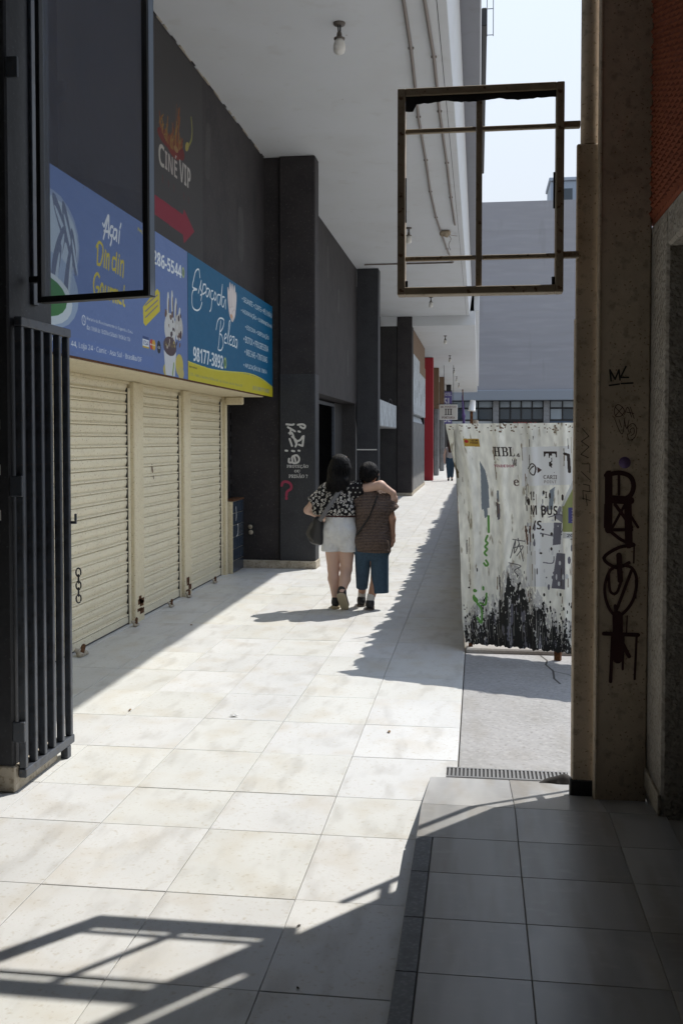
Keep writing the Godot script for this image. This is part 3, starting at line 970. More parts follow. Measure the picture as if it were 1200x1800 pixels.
func arcade() -> void:
	var b := thing("arcade_building", "long building over the walk with white ceiling and charcoal upper walls", "building")
	slab(b, "ceiling", M.ceiling, V(-6.0, 5.46, -4.9), V(-0.285, 5.62, -30.72), 0.004)
	slab(b, "ceiling", M.ceiling, V(-6.0, 5.17, -30.725), V(-0.10, 5.6, -74.0), 0.01)
	# the edge of the roof: a sloping white board, a soffit above it and the outer wall
	var st := SurfaceTool.new()
	st.begin(Mesh.PRIMITIVE_TRIANGLES)
	st.set_smooth_group(-1)
	var prof := [Vector2(-0.284, 5.462), Vector2(-0.205, 6.09), Vector2(-0.30, 6.10), Vector2(-0.36, 5.63)]
	for i in 4:
		var a: Vector2 = prof[i]
		var c: Vector2 = prof[(i + 1) % 4]
		quad(st, Transform3D(), [V(a.x, a.y, -4.9), V(c.x, c.y, -4.9), V(c.x, c.y, -30.7), V(a.x, a.y, -30.7)], false)
	st.generate_normals()
	put(b, "edge_board", st.commit(), M.fascia)
	slab(b, "soffit", M.soffit, V(-0.30, 6.102, -4.9), V(0.0, 6.2, -30.7), 0.006)
	slab(b, "outer_wall", M.fascia, V(-0.15, 6.206, -4.9), V(0.012, 15.0, -73.9), 0.01)
	slab(b, "outer_wall", M.fascia, V(-0.15, 5.602, -30.71), V(0.010, 6.204, -73.9), 0.01)
	slab(b, "gutter", M.black_iron, V(0.014, 6.25, -11.3), V(0.075, 6.45, -17.5), 0.01)
	slab(b, "roof", M.grey_wall, V(-6.0, 14.6, -4.9), V(-0.152, 14.9, -73.9), 0.01)
	slab(b, "upper_floor", M.ceiling, V(-5.9, 6.3, -5.0), V(-0.16, 6.5, -73.8), 0.01)
	# charcoal walls above the shop fronts
	slab(b, "upper_wall", M.brown_black, V(-3.4, 2.29, -4.92), V(-2.83, 5.456, -13.24), 0.006)
	slab(b, "upper_wall", M.brown_black, V(-3.2, 2.50, -13.505), V(-2.65, 5.456, -21.98), 0.006)
	slab(b, "upper_wall", M.black, V(-3.6, 2.75, -22.3), V(-2.96, 5.456, -30.66), 0.006)
	slab(b, "back_wall", M.black, V(-6.2, 0, -4.9), V(-6.0, 14.6, -74), 0.01)
	slab(b, "end_wall", M.black, V(-6.0, 0, -4.9), V(-3.405, 14.6, -5.0), 0.01)
	# shop interiors; their shade is put into the charcoal of the recess walls
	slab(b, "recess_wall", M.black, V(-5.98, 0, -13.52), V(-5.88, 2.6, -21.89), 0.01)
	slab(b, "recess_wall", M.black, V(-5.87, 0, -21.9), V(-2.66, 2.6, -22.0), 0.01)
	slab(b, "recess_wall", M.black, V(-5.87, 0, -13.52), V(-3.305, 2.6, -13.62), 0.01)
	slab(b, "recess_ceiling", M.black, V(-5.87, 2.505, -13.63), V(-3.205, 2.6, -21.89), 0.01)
	slab(b, "recess_wall", M.grey_wall, V(-3.7, 0, -22.35), V(-3.0, 2.745, -30.6), 0.01)
	# roller patches of repainting, a ceiling seam, stains
	for i in 16:
		var z := -10.4 - i * 0.75 if i < 4 else -13.7 - (i - 4) * 0.68
		var x := -2.83 if i < 4 else -2.65
		var y := rng.randf_range(3.6, 4.9) if i < 4 else rng.randf_range(2.7, 4.9)
		var o := put(b, "repaint_patch", paint_strokes([[rng.randf_range(0.12, 0.24), 0, 0, rng.randf_range(-0.05, 0.05), rng.randf_range(0.2, 0.5)]], true, 0.0, false), M.patch if i % 2 else M.patch_light, V(x, y, z), V(0, PI / 2, 0))
		o.position.x += 0.0006
	slab(b, "ceiling_seam", M.patch_light, V(-0.372, 5.4585, -5.0), V(-0.366, 5.4598, -30.6), 0.0002)
	var blots := []
	for i in 26:
		blots.append([rng.randf_range(0.01, 0.07), -2.0 + rng.randfn(0.0, 0.16), -10.0 + rng.randfn(0.0, 0.35), -2.0 + rng.randfn(0.0, 0.16), -10.0 + rng.randfn(0.0, 0.35)] if i % 3 else [rng.randf_range(0.006, 0.02), rng.randf_range(-2.6, -0.5), rng.randf_range(-20, -6), rng.randf_range(-2.6, -0.5), rng.randf_range(-20, -6)].slice(0, 3))
	put(b, "ceiling_stain", paint_strokes(blots.filter(func(q): return q.size() == 3), true, 0.0, false), M.stain, V(0, 5.4598, 0), V(PI / 2, 0, 0))
	# ragged edges of dark paint where the wall meets the white ceiling
	for i in 22:
		var z := -8.5 - i * 0.215 + rng.randf_range(-0.03, 0.03)
		var l := rng.randf_range(0.1, 0.26)
		slab(b, "paint_edge", M.skirting if i % 3 else M.brown_black, V(-2.829, 5.45, z), V(-2.829 + rng.randf_range(0.006, 0.02), 5.459, z - l), 0.001)

# ---------------------------------------------------------------- the roofed passage that the viewer stands in

func passage() -> void:
	var r := thing("passage_building", "dark roofed passage wall with pale plaster at the right edge", "building")
	slab(r, "roof", M.ceiling, V(-6.2, 4.3, 6.2), V(4.0, 4.6, -4.55), 0.01)
	slab(r, "end_lintel", M.plaster, V(-6.2, 3.3, 6.0), V(4.0, 4.3, 6.2), 0.01)
	slab(r, "end_wall", M.plaster, V(-6.2, 0, 6.0), V(4.0, 3.298, 6.2), 0.01)
	slab(r, "side_wall", M.black, V(-6.2, 0, 5.99), V(-6.0, 4.3, -4.6), 0.01)
	# the right wall: plaster jamb, doorway with a dark leaf, plaster again
	slab(r, "wall", M.plaster, V(0.750, 0.1, -4.23), V(1.2, 2.66, -4.655), 0.012)
	slab(r, "wall", M.plaster, V(0.750, 2.50, -2.5), V(1.2, 2.66, -4.228), 0.012)
	slab(r, "wall", M.plaster, V(0.750, 0.1, -2.498), V(1.2, 2.66, 5.99), 0.012)
	slab(r, "door_leaf", M.grey_wall, V(0.90, 0.1, -2.5), V(0.96, 2.50, -4.228), 0.01)
	slab(r, "skirting", M.skirting, V(0.737, 0.172, -4.232), V(0.749, 0.26, -4.58), 0.004)
	slab(r, "wall_core", M.clay, V(0.751, 2.665, 5.99), V(1.2, 4.3, -4.655), 0.01)
	# clay tiles with raised points, above the plaster
	var st := SurfaceTool.new()
	st.begin(Mesh.PRIMITIVE_TRIANGLES)
	st.set_smooth_group(-1)
	var s := 0.0315
	var c4 := [V(0, 0, s), V(0, s, 0), V(0, 0, -s), V(0, -s, 0)]
	for k in 4:
		quad(st, Transform3D(), [c4[k], c4[(k + 1) % 4], c4[(k + 1) % 4] * 0.0 + V(-0.022, 0, 0), V(-0.022, 0, 0)], true)
	st.generate_normals()
	var tile := st.commit()
	var count := 0
	var rest := []
	for j in range(0, 48):
		for i in range(0, 28):
			var z := -4.55 + i * 0.065 + (0.0325 if j % 2 else 0.0)
			var y := 2.70 + j * 0.0325
			if y > 4.28:
				continue
			# the ones in view first
			if y < 3.62 - (z + 4.55) * 0.75 and z < -3.9 and count < 298:
				put(r, "tile", tile, M.clay, V(0.750, y, z))
				count += 1
			else:
				rest.append(V(0.750, y, z))
	var s2 := SurfaceTool.new()
	for p in rest:
		s2.append_from(tile, 0, Transform3D(Basis(), p))
	var o := put(r, "tiles", s2.commit(), M.clay)
	o.set_meta("kind", "stuff")
	# flat pilaster that closes the wall, with the paint on it
	var q := thing("pilaster", "flat beige pilaster covered with dripping dark red graffiti beside the post", "pilaster", V(0, 0, -4.585))
	slab(q, "shaft", M.post_paint, V(0.521, 0.0, -0.066), V(0.748, 4.3, 0.0), 0.006)
	slab(q, "moulding", M.post_paint, V(0.523, 0.04, -0.012), V(0.535, 4.3, 0.005), 0.003)
	put(q, "spray_tag", paint_strokes(MARKS.big_tag, true, 0.0), M.spray, V(0, 0, 0.001))
	put(q, "black_tag", paint_strokes(MARKS.ml, false, 0.0075, false), M.ink, V(0, 0, 0.001))
	put(q, "marker_tag", paint_strokes(MARKS.mid_tag, false, 0.003), M.spray, V(0, 0, 0.001))
	put(q, "sticker", lathe([[0.0, 0.0006], [0.026, 0.0006], [0.026, 0.0]], 18), mat(lin(0.16, 0.10, 0.26), 0.5), V(0.642, 1.619, 0.0003), V(PI / 2, 0, 0))

# ---------------------------------------------------------------- shop front: shutters, soffit, pedestal

func shop_front() -> void:
	var w := thing("shop_facade", "cream painted shop front framing the three roller shutters", "facade", V(-3.18, 0, 0), PI / 2)
	slab(w, "soffit", M.shutter_wall, V(5.0, 2.262, -0.2), V(12.62, 2.288, 0.46), 0.004)
	slab(w, "lintel", M.shutter_wall, V(5.0, 2.236, -0.14), V(12.5, 2.261, -0.03), 0.004)
	for q in [[5.0, 5.2], [9.035, 9.30], [10.646, 10.905]]:
		slab(w, "pier", M.shutter_wall, V(q[0], -0.01, -0.16), V(q[1], 2.26, 0.012), 0.008)
		for k in 5:
			var y := rng.randf_range(0.01, 0.2)
			slab(w, "bare_patch", M.rust, V(q[0] + rng.randf_range(0.02, 0.14), y, 0.0), V(q[0] + rng.randf_range(0.15, 0.25), y + rng.randf_range(0.02, 0.07), 0.0135), 0.001)
	slab(w, "end_post", M.shutter_wall, V(12.44, -0.01, -0.16), V(12.52, 2.26, 0.02), 0.008)
	slab(w, "bracket", M.shutter_wall, V(12.4, 2.16, 0.022), V(12.46, 2.26, 0.25), 0.02)
	slab(w, "back", M.black, V(12.53, 0, -0.16), V(13.2, 2.26, -0.11), 0.004)
	# the dark bricks of the niche beside the last shutter
	for j in 28:
		for i in 3:
			var x0 := 12.54 + i * 0.22 - (0.11 if j % 2 else 0.0)
			slab(w, "brick", M.brick, V(maxf(x0, 12.53), j * 0.08 + 0.004, -0.11), V(minf(x0 + 0.212, 13.19), j * 0.08 + 0.074, -0.092 + rng.randf_range(-0.004, 0.004)), 0.004)

	var prof := [Vector2(0, -0.004), Vector2(0.003, 0.014), Vector2(0.010, 0.019), Vector2(0.017, 0.015), Vector2(0.021, -0.004), Vector2(0.026, -0.004), Vector2(0.045, 0.006), Vector2(0.07, 0.011), Vector2(0.088, 0.010), Vector2(0.094, 0.006), Vector2(0.0955, -0.006), Vector2(0.0985, -0.004)]
	var say := ["cream roller shutter nearest the folded gate, the widest", "cream roller shutter in the middle with a rusty spot", "cream roller shutter farthest from the gate, beside the black column"]
	var spans := [[5.2, 9.035], [9.30, 10.646], [10.905, 12.44]]
	for k in 3:
		var a: float = spans[k][0]
		var b: float = spans[k][1]
		var t := thing("roller_shutter", say[k], "shutter", V(-3.18, 0, -a), PI / 2, "closed roller shutters")
		var l: float = b - a
		var slat := sweep(prof, l - 0.07)
		for j in 22:
			var o := put(t, "slat", slat, M.shutter, V(0.035, 0.075 + j * 0.0985, -0.055), Vector3(rng.randf_range(-0.02, 0.02), 0, rng.randf_range(-0.0006, 0.0006)))
			o.position.z += rng.randf_range(-0.002, 0.002)
		for e in [0.0, l - 0.045]:
			slab(t, "guide_rail", M.shutter, V(e, 0.0, -0.08), V(e + 0.045, 2.20, -0.025), 0.004)
			slab(t, "rail_groove", M.dark, V(e + (0.046 if e == 0.0 else -0.008), 0.0, -0.052), V(e + (0.053 if e == 0.0 else -0.001), 2.2, -0.036), 0.001)
		slab(t, "bottom_bar", M.shutter, V(0.036, 0.012, -0.07), V(l - 0.046, 0.073, -0.04), 0.004)
		slab(t, "seal", M.dark, V(0.036, 0.001, -0.066), V(l - 0.046, 0.0115, -0.044), 0.001)
		if k == 1:
			put(t, "rust_spot", paint_strokes([[0.02, 0.40, 1.47, 0.41, 1.43, 0.42, 1.40], [0.012, 0.44, 1.36, 0.45, 1.33]], true, 0.0), M.rust, V(0, 0, -0.04))

	# small rusty floor catches with lumps of old mortar along the shutters
	var spots := [[7.62, "largest lump"], [8.90, "lump by the first pier"], [9.98, "lump under the middle shutter"], [10.62, "lump by the second pier"], [11.72, "smallest lump, under the farthest shutter"]]
	for q in spots:
		var o := thing("floor_catch", "rusty floor catch in broken mortar, %s" % q[1], "catch", V(-3.12, 0, -q[0]), 0.0, "floor catches along the shutters")
		var r1: float = 0.05 if q[0] < 8 else 0.035
		put(o, "mortar", flesh([[V(0, 0.0, -r1), r1 * 0.8, V(0.01, 0.01, r1), r1 * 0.6], [V(0.0, 0.03, 0), r1 * 0.6, V(-0.02, 0.05, r1), r1 * 0.4]], 0.012, 0.02, [[V(0, 0.0, 0), V(0, -1, 0)]]), M.skirting)
		put(o, "catch", flesh([[V(0.01, 0.03, r1 * 0.6), r1 * 0.5, V(0.0, 0.07, -r1 * 0.9), r1 * 0.35]], 0.01, 0.02), M.rust)

	var p := thing("tiled_pedestal", "low pedestal clad in dark blue tiles beside the black column", "pedestal", V(-3.18, 0, 0), PI / 2)
	slab(p, "core", M.shutter_wall, V(12.56, 0, -0.05), V(13.12, 0.93, 0.075), 0.006)
	slab(p, "cap", M.rust, V(12.55, 0.932, -0.05), V(13.14, 0.952, 0.09), 0.004)
	for j in 6:
		for i in 4:
			slab(p, "tile", M.blue_tile, V(12.563 + i * 0.139, 0.012 + j * 0.153, 0.075), V(12.563 + i * 0.139 + 0.134, 0.012 + j * 0.153 + 0.148, 0.083), 0.002)
	put(p, "chalk_mark", paint_strokes([[12.78, 0.62, 12.82, 0.60, 12.80, 0.5, 12.74, 0.47], [12.7, 0.85, 12.72, 0.75, 12.70, 0.68]], false, 0.02), M.chalk, V(0, 0, 0.0835))

# ---------------------------------------------------------------- signs above the shutters

func shop_signs() -> void:
	var white := lin(0.62, 0.66, 0.68)
	var blue := lin(0.105, 0.165, 0.34)
	var yellow := lin(0.50, 0.42, 0.035)
	# the blue board of the ice shop
	canvas(5.0, 9.2, 2.285, 3.475, 300.0, blue)
	for i in 900:
		c_ell(rng.randf_range(5.0, 9.2), rng.randf_range(2.3, 3.47), rng.randf_range(0.004, 0.02), rng.randf_range(0.003, 0.012), blue * rng.randf_range(0.95, 1.05))
	var pale := lin(0.34, 0.42, 0.50)
	var steel := lin(0.10, 0.13, 0.20)
	# palm and bowl in a white halo, mostly behind the gate pillar
	c_ell(6.18, 3.02, 0.44, 0.30, lin(0.22, 0.29, 0.42))
	c_ell(6.20, 3.02, 0.39, 0.26, pale)
	c_ell(6.18, 2.68, 0.42, 0.24, lin(0.24, 0.32, 0.44))
	for q in [[6.30, 3.16, 0.18, 0.05, -0.9], [6.42, 3.10, 0.20, 0.05, -1.2], [6.28, 2.96, 0.2, 0.055, 1.0], [6.44, 2.86, 0.22, 0.05, 1.2], [6.22, 2.82, 0.2, 0.05, 1.1], [6.52, 2.98, 0.16, 0.04, -1.35]]:
		c_ell(q[0], q[1], q[2], q[3], steel, q[4])
		c_ell(q[0] + 0.02, q[1] - 0.03, q[2] * 0.8, q[3] * 0.4, pale, q[4] + 0.15)
	c_ell(6.06, 2.62, 0.43, 0.17, lin(0.45, 0.52, 0.56))
	c_ell(6.03, 2.63, 0.37, 0.13, lin(0.035, 0.15, 0.045))
	for q in [[5.3, 3.0], [5.6, 2.9], [5.5, 3.15], [5.75, 2.7]]:
		c_ell(q[0], q[1], 0.2, 0.09, pale, q[0])
		c_ell(q[0] + 0.02, q[1], 0.15, 0.05, steel, q[0] + 0.3)
	for s in MARKS.acai:
		c_stroke(s, 0.021, white)
	for s in MARKS.dindin:
		c_stroke(s, 0.023, yellow)
	c_text("Peça pelo", false, true, 7.82, 8.14, 3.38, 3.42, yellow)
	c_text("98286-5544", false, true, 7.985, 9.01, 3.195, 3.315, white)
	c_ell(9.065, 3.262, 0.045, 0.05, lin(0.30, 0.36, 0.20))
	c_ell(9.065, 3.262, 0.026, 0.03, lin(0.10, 0.16, 0.10))
	c_poly([7.93, 2.80, 8.30, 3.0, 8.365, 2.98, 8.37, 2.82, 7.99, 2.65, 7.94, 2.67], yellow)
	for k in 3:
		c_stroke([7.99, 2.72 + k * 0.05, 8.31, 2.86 + k * 0.045], 0.012, lin(0.16, 0.16, 0.2), false)
	c_text("Horário de Funcionamento de Segunda à Sexta", false, false, 6.745, 7.678, 2.548, 2.580, white)
	c_text("das 10:00 às 18:00h e Sábado 10:00 às 15h", false, false, 6.735, 7.615, 2.488, 2.520, white)
	c_ell(6.685, 2.545, 0.034, 0.036, white)
	c_ell(6.685, 2.545, 0.027, 0.029, blue)
	c_stroke([6.685, 2.565, 6.685, 2.545, 6.70, 2.535], 0.006, white, false)
	c_poly([5.0, 2.315, 8.2, 2.315, 8.2, 2.41, 5.0, 2.41], lin(0.10, 0.165, 0.36))
	c_text("SDS Bloco 44, Loja 24 · Conic · Asa Sul · Brasília/DF", false, false, 6.08, 7.89, 2.335, 2.388, white)
	c_poly([7.915, 2.47, 8.07, 2.47, 8.07, 2.565, 7.915, 2.565], white)
	c_poly([7.915, 2.54, 8.07, 2.54, 8.07, 2.565, 7.915, 2.565], lin(0.03, 0.06, 0.18))
	c_poly([7.915, 2.47, 8.07, 2.47, 8.07, 2.485, 7.915, 2.485], lin(0.45, 0.33, 0.04))
	c_text("VISA", false, true, 7.93, 8.055, 2.495, 2.530, lin(0.05, 0.08, 0.22))
	c_ell(8.14, 2.515, 0.045, 0.045, lin(0.42, 0.05, 0.03))
	c_ell(8.20, 2.515, 0.045, 0.045, lin(0.50, 0.30, 0.03))
	c_text("MasterCard", false, true, 8.10, 8.24, 2.508, 2.524, white)
	c_ell(8.335, 2.51, 0.05, 0.055, lin(0.012, 0.012, 0.014))
	c_text("elo", false, true, 8.31, 8.36, 2.495, 2.525, white)
	# the cup of ice cream with wafers and dark fruit
	c_ell(8.52, 2.33, 0.07, 0.05, lin(0.40, 0.34, 0.10))
	c_ell(8.93, 2.40, 0.12, 0.10, lin(0.44, 0.37, 0.08))
	c_ell(8.98, 2.33, 0.09, 0.06, lin(0.40, 0.34, 0.12))
	for q in [[8.60, 2.92, 0.10, 1.5], [8.72, 2.94, 0.11, 1.6], [8.82, 2.90, 0.10, 1.4], [8.93, 2.84, 0.09, 1.3]]:
		c_ell(q[0], q[1], q[2], 0.03, lin(0.52, 0.53, 0.50), q[3])
		c_ell(q[0] + 0.02, q[1] - 0.02, q[2] * 0.7, 0.012, lin(0.10, 0.06, 0.045), q[3])
	c_ell(8.66, 2.70, 0.17, 0.14, lin(0.48, 0.49, 0.47))
	c_ell(8.92, 2.74, 0.12, 0.12, lin(0.42, 0.41, 0.38))
	for i in 30:
		c_ell(rng.randf_range(8.52, 8.98), rng.randf_range(2.58, 2.86), rng.randf_range(0.012, 0.04), rng.randf_range(0.008, 0.03), [lin(0.05, 0.03, 0.04), lin(0.12, 0.07, 0.05), lin(0.5, 0.5, 0.48)][i % 3], rng.randf() * 3)
	c_ell(8.65, 2.545, 0.19, 0.085, lin(0.07, 0.045, 0.05))
	for i in 14:
		c_ell(rng.randf_range(8.52, 8.80), rng.randf_range(2.50, 2.60), 0.02, 0.012, [lin(0.30, 0.25, 0.10), lin(0.12, 0.09, 0.05), lin(0.4, 0.36, 0.3)][i % 3], rng.randf() * 3)
	c_poly([8.47, 2.50, 8.56, 2.47, 8.65, 2.46, 8.75, 2.47, 8.83, 2.51, 8.79, 2.287, 8.52, 2.287], lin(0.50, 0.52, 0.53))
	c_stroke([8.72, 2.30, 8.76, 2.40], 0.03, lin(0.20, 0.30, 0.08), false)
	var b := thing("shop_signboard", "blue shop signboard reading Açaí Din din Gourmet above the shutters", "signboard", V(-2.70, 0, 0), PI / 2)
	slab(b, "board", M.black_iron, V(5.0, 2.285, -0.125), V(9.203, 3.475, -0.002), 0.002)
	put(b, "print", print_sheet(4.2, 1.19), bumped(c_done(0.5), relief(256, 501, 0.02, 3), 0.8), V(5.0, 2.285, 0.0))
	for i in 7:
		slab(b, "screw", M.steel, V(5.5 + i * 0.6, 3.455, 0.0005), V(5.51 + i * 0.6, 3.465, 0.003), 0.001)
	slab(b, "dark_edge", M.rust, V(5.0, 2.272, -0.03), V(9.203, 2.284, -0.003), 0.001)

	# the teal board of the beauty parlour
	canvas(9.21, 13.13, 2.285, 3.475, 300.0, lin(0.005, 0.095, 0.195))
	var teal := lin(0.005, 0.095, 0.195)
	for i in 700:
		c_ell(rng.randf_range(9.2, 13.2), rng.randf_range(2.3, 3.47), rng.randf_range(0.004, 0.02), rng.randf_range(0.003, 0.012), teal * rng.randf_range(0.96, 1.04))
	c_poly([9.21, 2.27, 13.13, 2.27, 13.13, 2.40, 13.06, 2.416, 12.6, 2.465, 12.236, 2.489, 11.8, 2.497, 11.40, 2.486, 10.7, 2.452, 10.065, 2.431, 9.5, 2.438, 9.21, 2.447], lin(0.46, 0.40, 0.022))
	c_stroke([13.13, 2.408, 13.06, 2.424, 12.6, 2.473, 12.236, 2.497, 11.8, 2.505, 11.40, 2.494, 10.7, 2.460, 10.065, 2.439, 9.5, 2.446, 9.21, 2.455], 0.014, lin(0.52, 0.47, 0.06))
	for s in MARKS.espaco:
		c_stroke(s, 0.017, white)
	# the lotus
	for q in [[10.80, 3.22, 0.17, 1.9], [11.06, 3.22, 0.17, 1.2], [10.86, 3.28, 0.17, 1.7], [11.02, 3.28, 0.17, 1.4], [10.94, 3.29, 0.16, 1.57], [10.92, 3.14, 0.10, 0.2], [10.88, 3.10, 0.12, 2.6], [10.98, 3.10, 0.12, 0.5]]:
		c_ell(q[0], q[1], q[2], 0.055, lin(0.50, 0.44, 0.43), q[3])
		c_ell(q[0] + 0.01, q[1] + 0.01, q[2] * 0.8, 0.035, lin(0.62, 0.57, 0.55), q[3])
	c_ell(10.90, 3.08, 0.06, 0.025, lin(0.52, 0.32, 0.22))
	c_text("98177-3892", false, true, 9.385, 10.52, 2.474, 2.616, white)
	c_ell(10.61, 2.545, 0.058, 0.062, lin(0.32, 0.40, 0.16))
	c_ell(10.61, 2.545, 0.034, 0.038, lin(0.03, 0.12, 0.06))
	var list := [["• SELANTE • CORTE • PÉ E MÃO", 11.41, 13.09, 3.318, 3.395], ["• HIDRATAÇÃO • SOBRANCELHA", 11.36, 13.09, 3.168, 3.245], ["• ESCOVA • DEPILAÇÃO", 11.566, 12.90, 3.0, 3.078], ["• BOTOX • PROGRESSIVA", 11.486, 12.866, 2.855, 2.93], ["• MECHAS • TINTURAS", 11.537, 12.80, 2.71, 2.785], ["• APLICAÇÃO DE TINTA", 11.481, 12.766, 2.55, 2.63]]
	for q in list:
		c_text(q[0], false, false, q[1], q[2], q[3], q[4], white)
	c_text("PROIBIDO", false, true, 9.07 + 0.18, 9.52, 2.40, 2.418, lin(0.06, 0.05, 0.02))
	c_text("SDS - Edifício Venâncio IV Bloco 44, Loja 24 Conic - Asa Sul - Brasília/DF", false, false, 9.27, 11.40, 2.318, 2.356, lin(0.16, 0.20, 0.16))
	c_text("(61) 98177-3892", false, true, 11.95, 12.93, 2.315, 2.375, lin(0.24, 0.26, 0.20))
	var t := thing("shop_signboard", "teal shop signboard reading Espaço da Beleza with a white lotus", "signboard", V(-2.70, 0, 0), PI / 2)
	slab(t, "board", M.black_iron, V(9.21, 2.285, -0.125), V(13.13, 3.475, -0.002), 0.002)
	put(t, "print", print_sheet(3.92, 1.19), bumped(c_done(0.5), relief(256, 501, 0.02, 3), 0.8), V(9.21, 2.285, 0.0))
	slab(t, "dark_edge", M.rust, V(9.21, 2.272, -0.03), V(12.6, 2.284, -0.003), 0.001)

	# the cinema poster on the charcoal wall
	canvas(8.31, 10.18, 3.45, 5.42, 200.0, lin(0.043, 0.040, 0.040))
	for q in [[8.95, 4.46, 0.25, 0.07, lin(0.10, 0.014, 0.012)], [9.20, 4.44, 0.24, 0.09, lin(0.12, 0.016, 0.012)], [9.40, 4.46, 0.13, 0.07, lin(0.10, 0.012, 0.012)]]:
		c_ell(q[0], q[1], q[2], q[3], q[4])
	var tones := [lin(0.085, 0.016, 0.010), lin(0.12, 0.028, 0.012), lin(0.16, 0.055, 0.015), lin(0.17, 0.10, 0.025)]
	for i in 70:
		var x := rng.randf_range(8.74, 9.46)
		var tall: float = [0.16, 0.12, 0.26, 0.14, 0.30, 0.45, 0.12][clampi(int((x - 8.74) / 0.72 * 7.0), 0, 6)] * rng.randf_range(0.35, 1.0)
		var low := 4.42 + 0.12 * pow(absf(x - 9.12) / 0.36, 2.0)
		c_stroke([x, low, x + rng.randf_range(-0.05, 0.03), low + tall * 0.5, x + rng.randf_range(-0.02, 0.05), low + tall], rng.randf_range(0.008, 0.024), tones[(i / 14) % 4 if i < 56 else 3 - i % 2])
	c_stroke([9.77, 4.90, 9.80, 4.80, 9.78, 4.70, 9.70, 4.62, 9.60, 4.56], 0.030, lin(0.17, 0.165, 0.04))
	c_ell(9.62, 4.575, 0.07, 0.04, lin(0.24, 0.20, 0.05), 0.6)
	c_ell(9.26, 4.45, 0.07, 0.03, lin(0.19, 0.11, 0.04))
	c_text("C", false, true, 8.735, 8.90, 4.17, 4.37, lin(0.30, 0.28, 0.25))
	c_text("INÉ", false, true, 8.915, 9.29, 4.18, 4.39, lin(0.28, 0.25, 0.23))
	c_text("VIP", false, true, 9.36, 9.74, 4.185, 4.385, lin(0.31, 0.29, 0.27))
	for q in [8.85, 9.02, 9.18, 9.50, 9.66]:
		c_stroke([q, 4.10, q + 0.005, 4.04], 0.012, lin(0.10, 0.014, 0.018), false)
	c_poly([8.31, 3.70, 9.468, 3.696, 9.498, 3.616, 9.861, 3.804, 9.504, 3.949, 9.472, 3.887, 8.31, 3.87], lin(0.19, 0.016, 0.032))
	var p := thing("cinema_poster", "dark wall poster with flames, CINÉ VIP and a red arrow", "poster", V(-2.83, 0, 0), PI / 2)
	slab(p, "panel", M.brown_black, V(8.31, 3.45, 0.0015), V(10.18, 5.42, 0.008), 0.002)
	put(p, "print", print_sheet(1.866, 1.966), c_done(0.6), V(8.312, 3.452, 0.0095))

# ---------------------------------------------------------------- columns along the arcade and the far shops

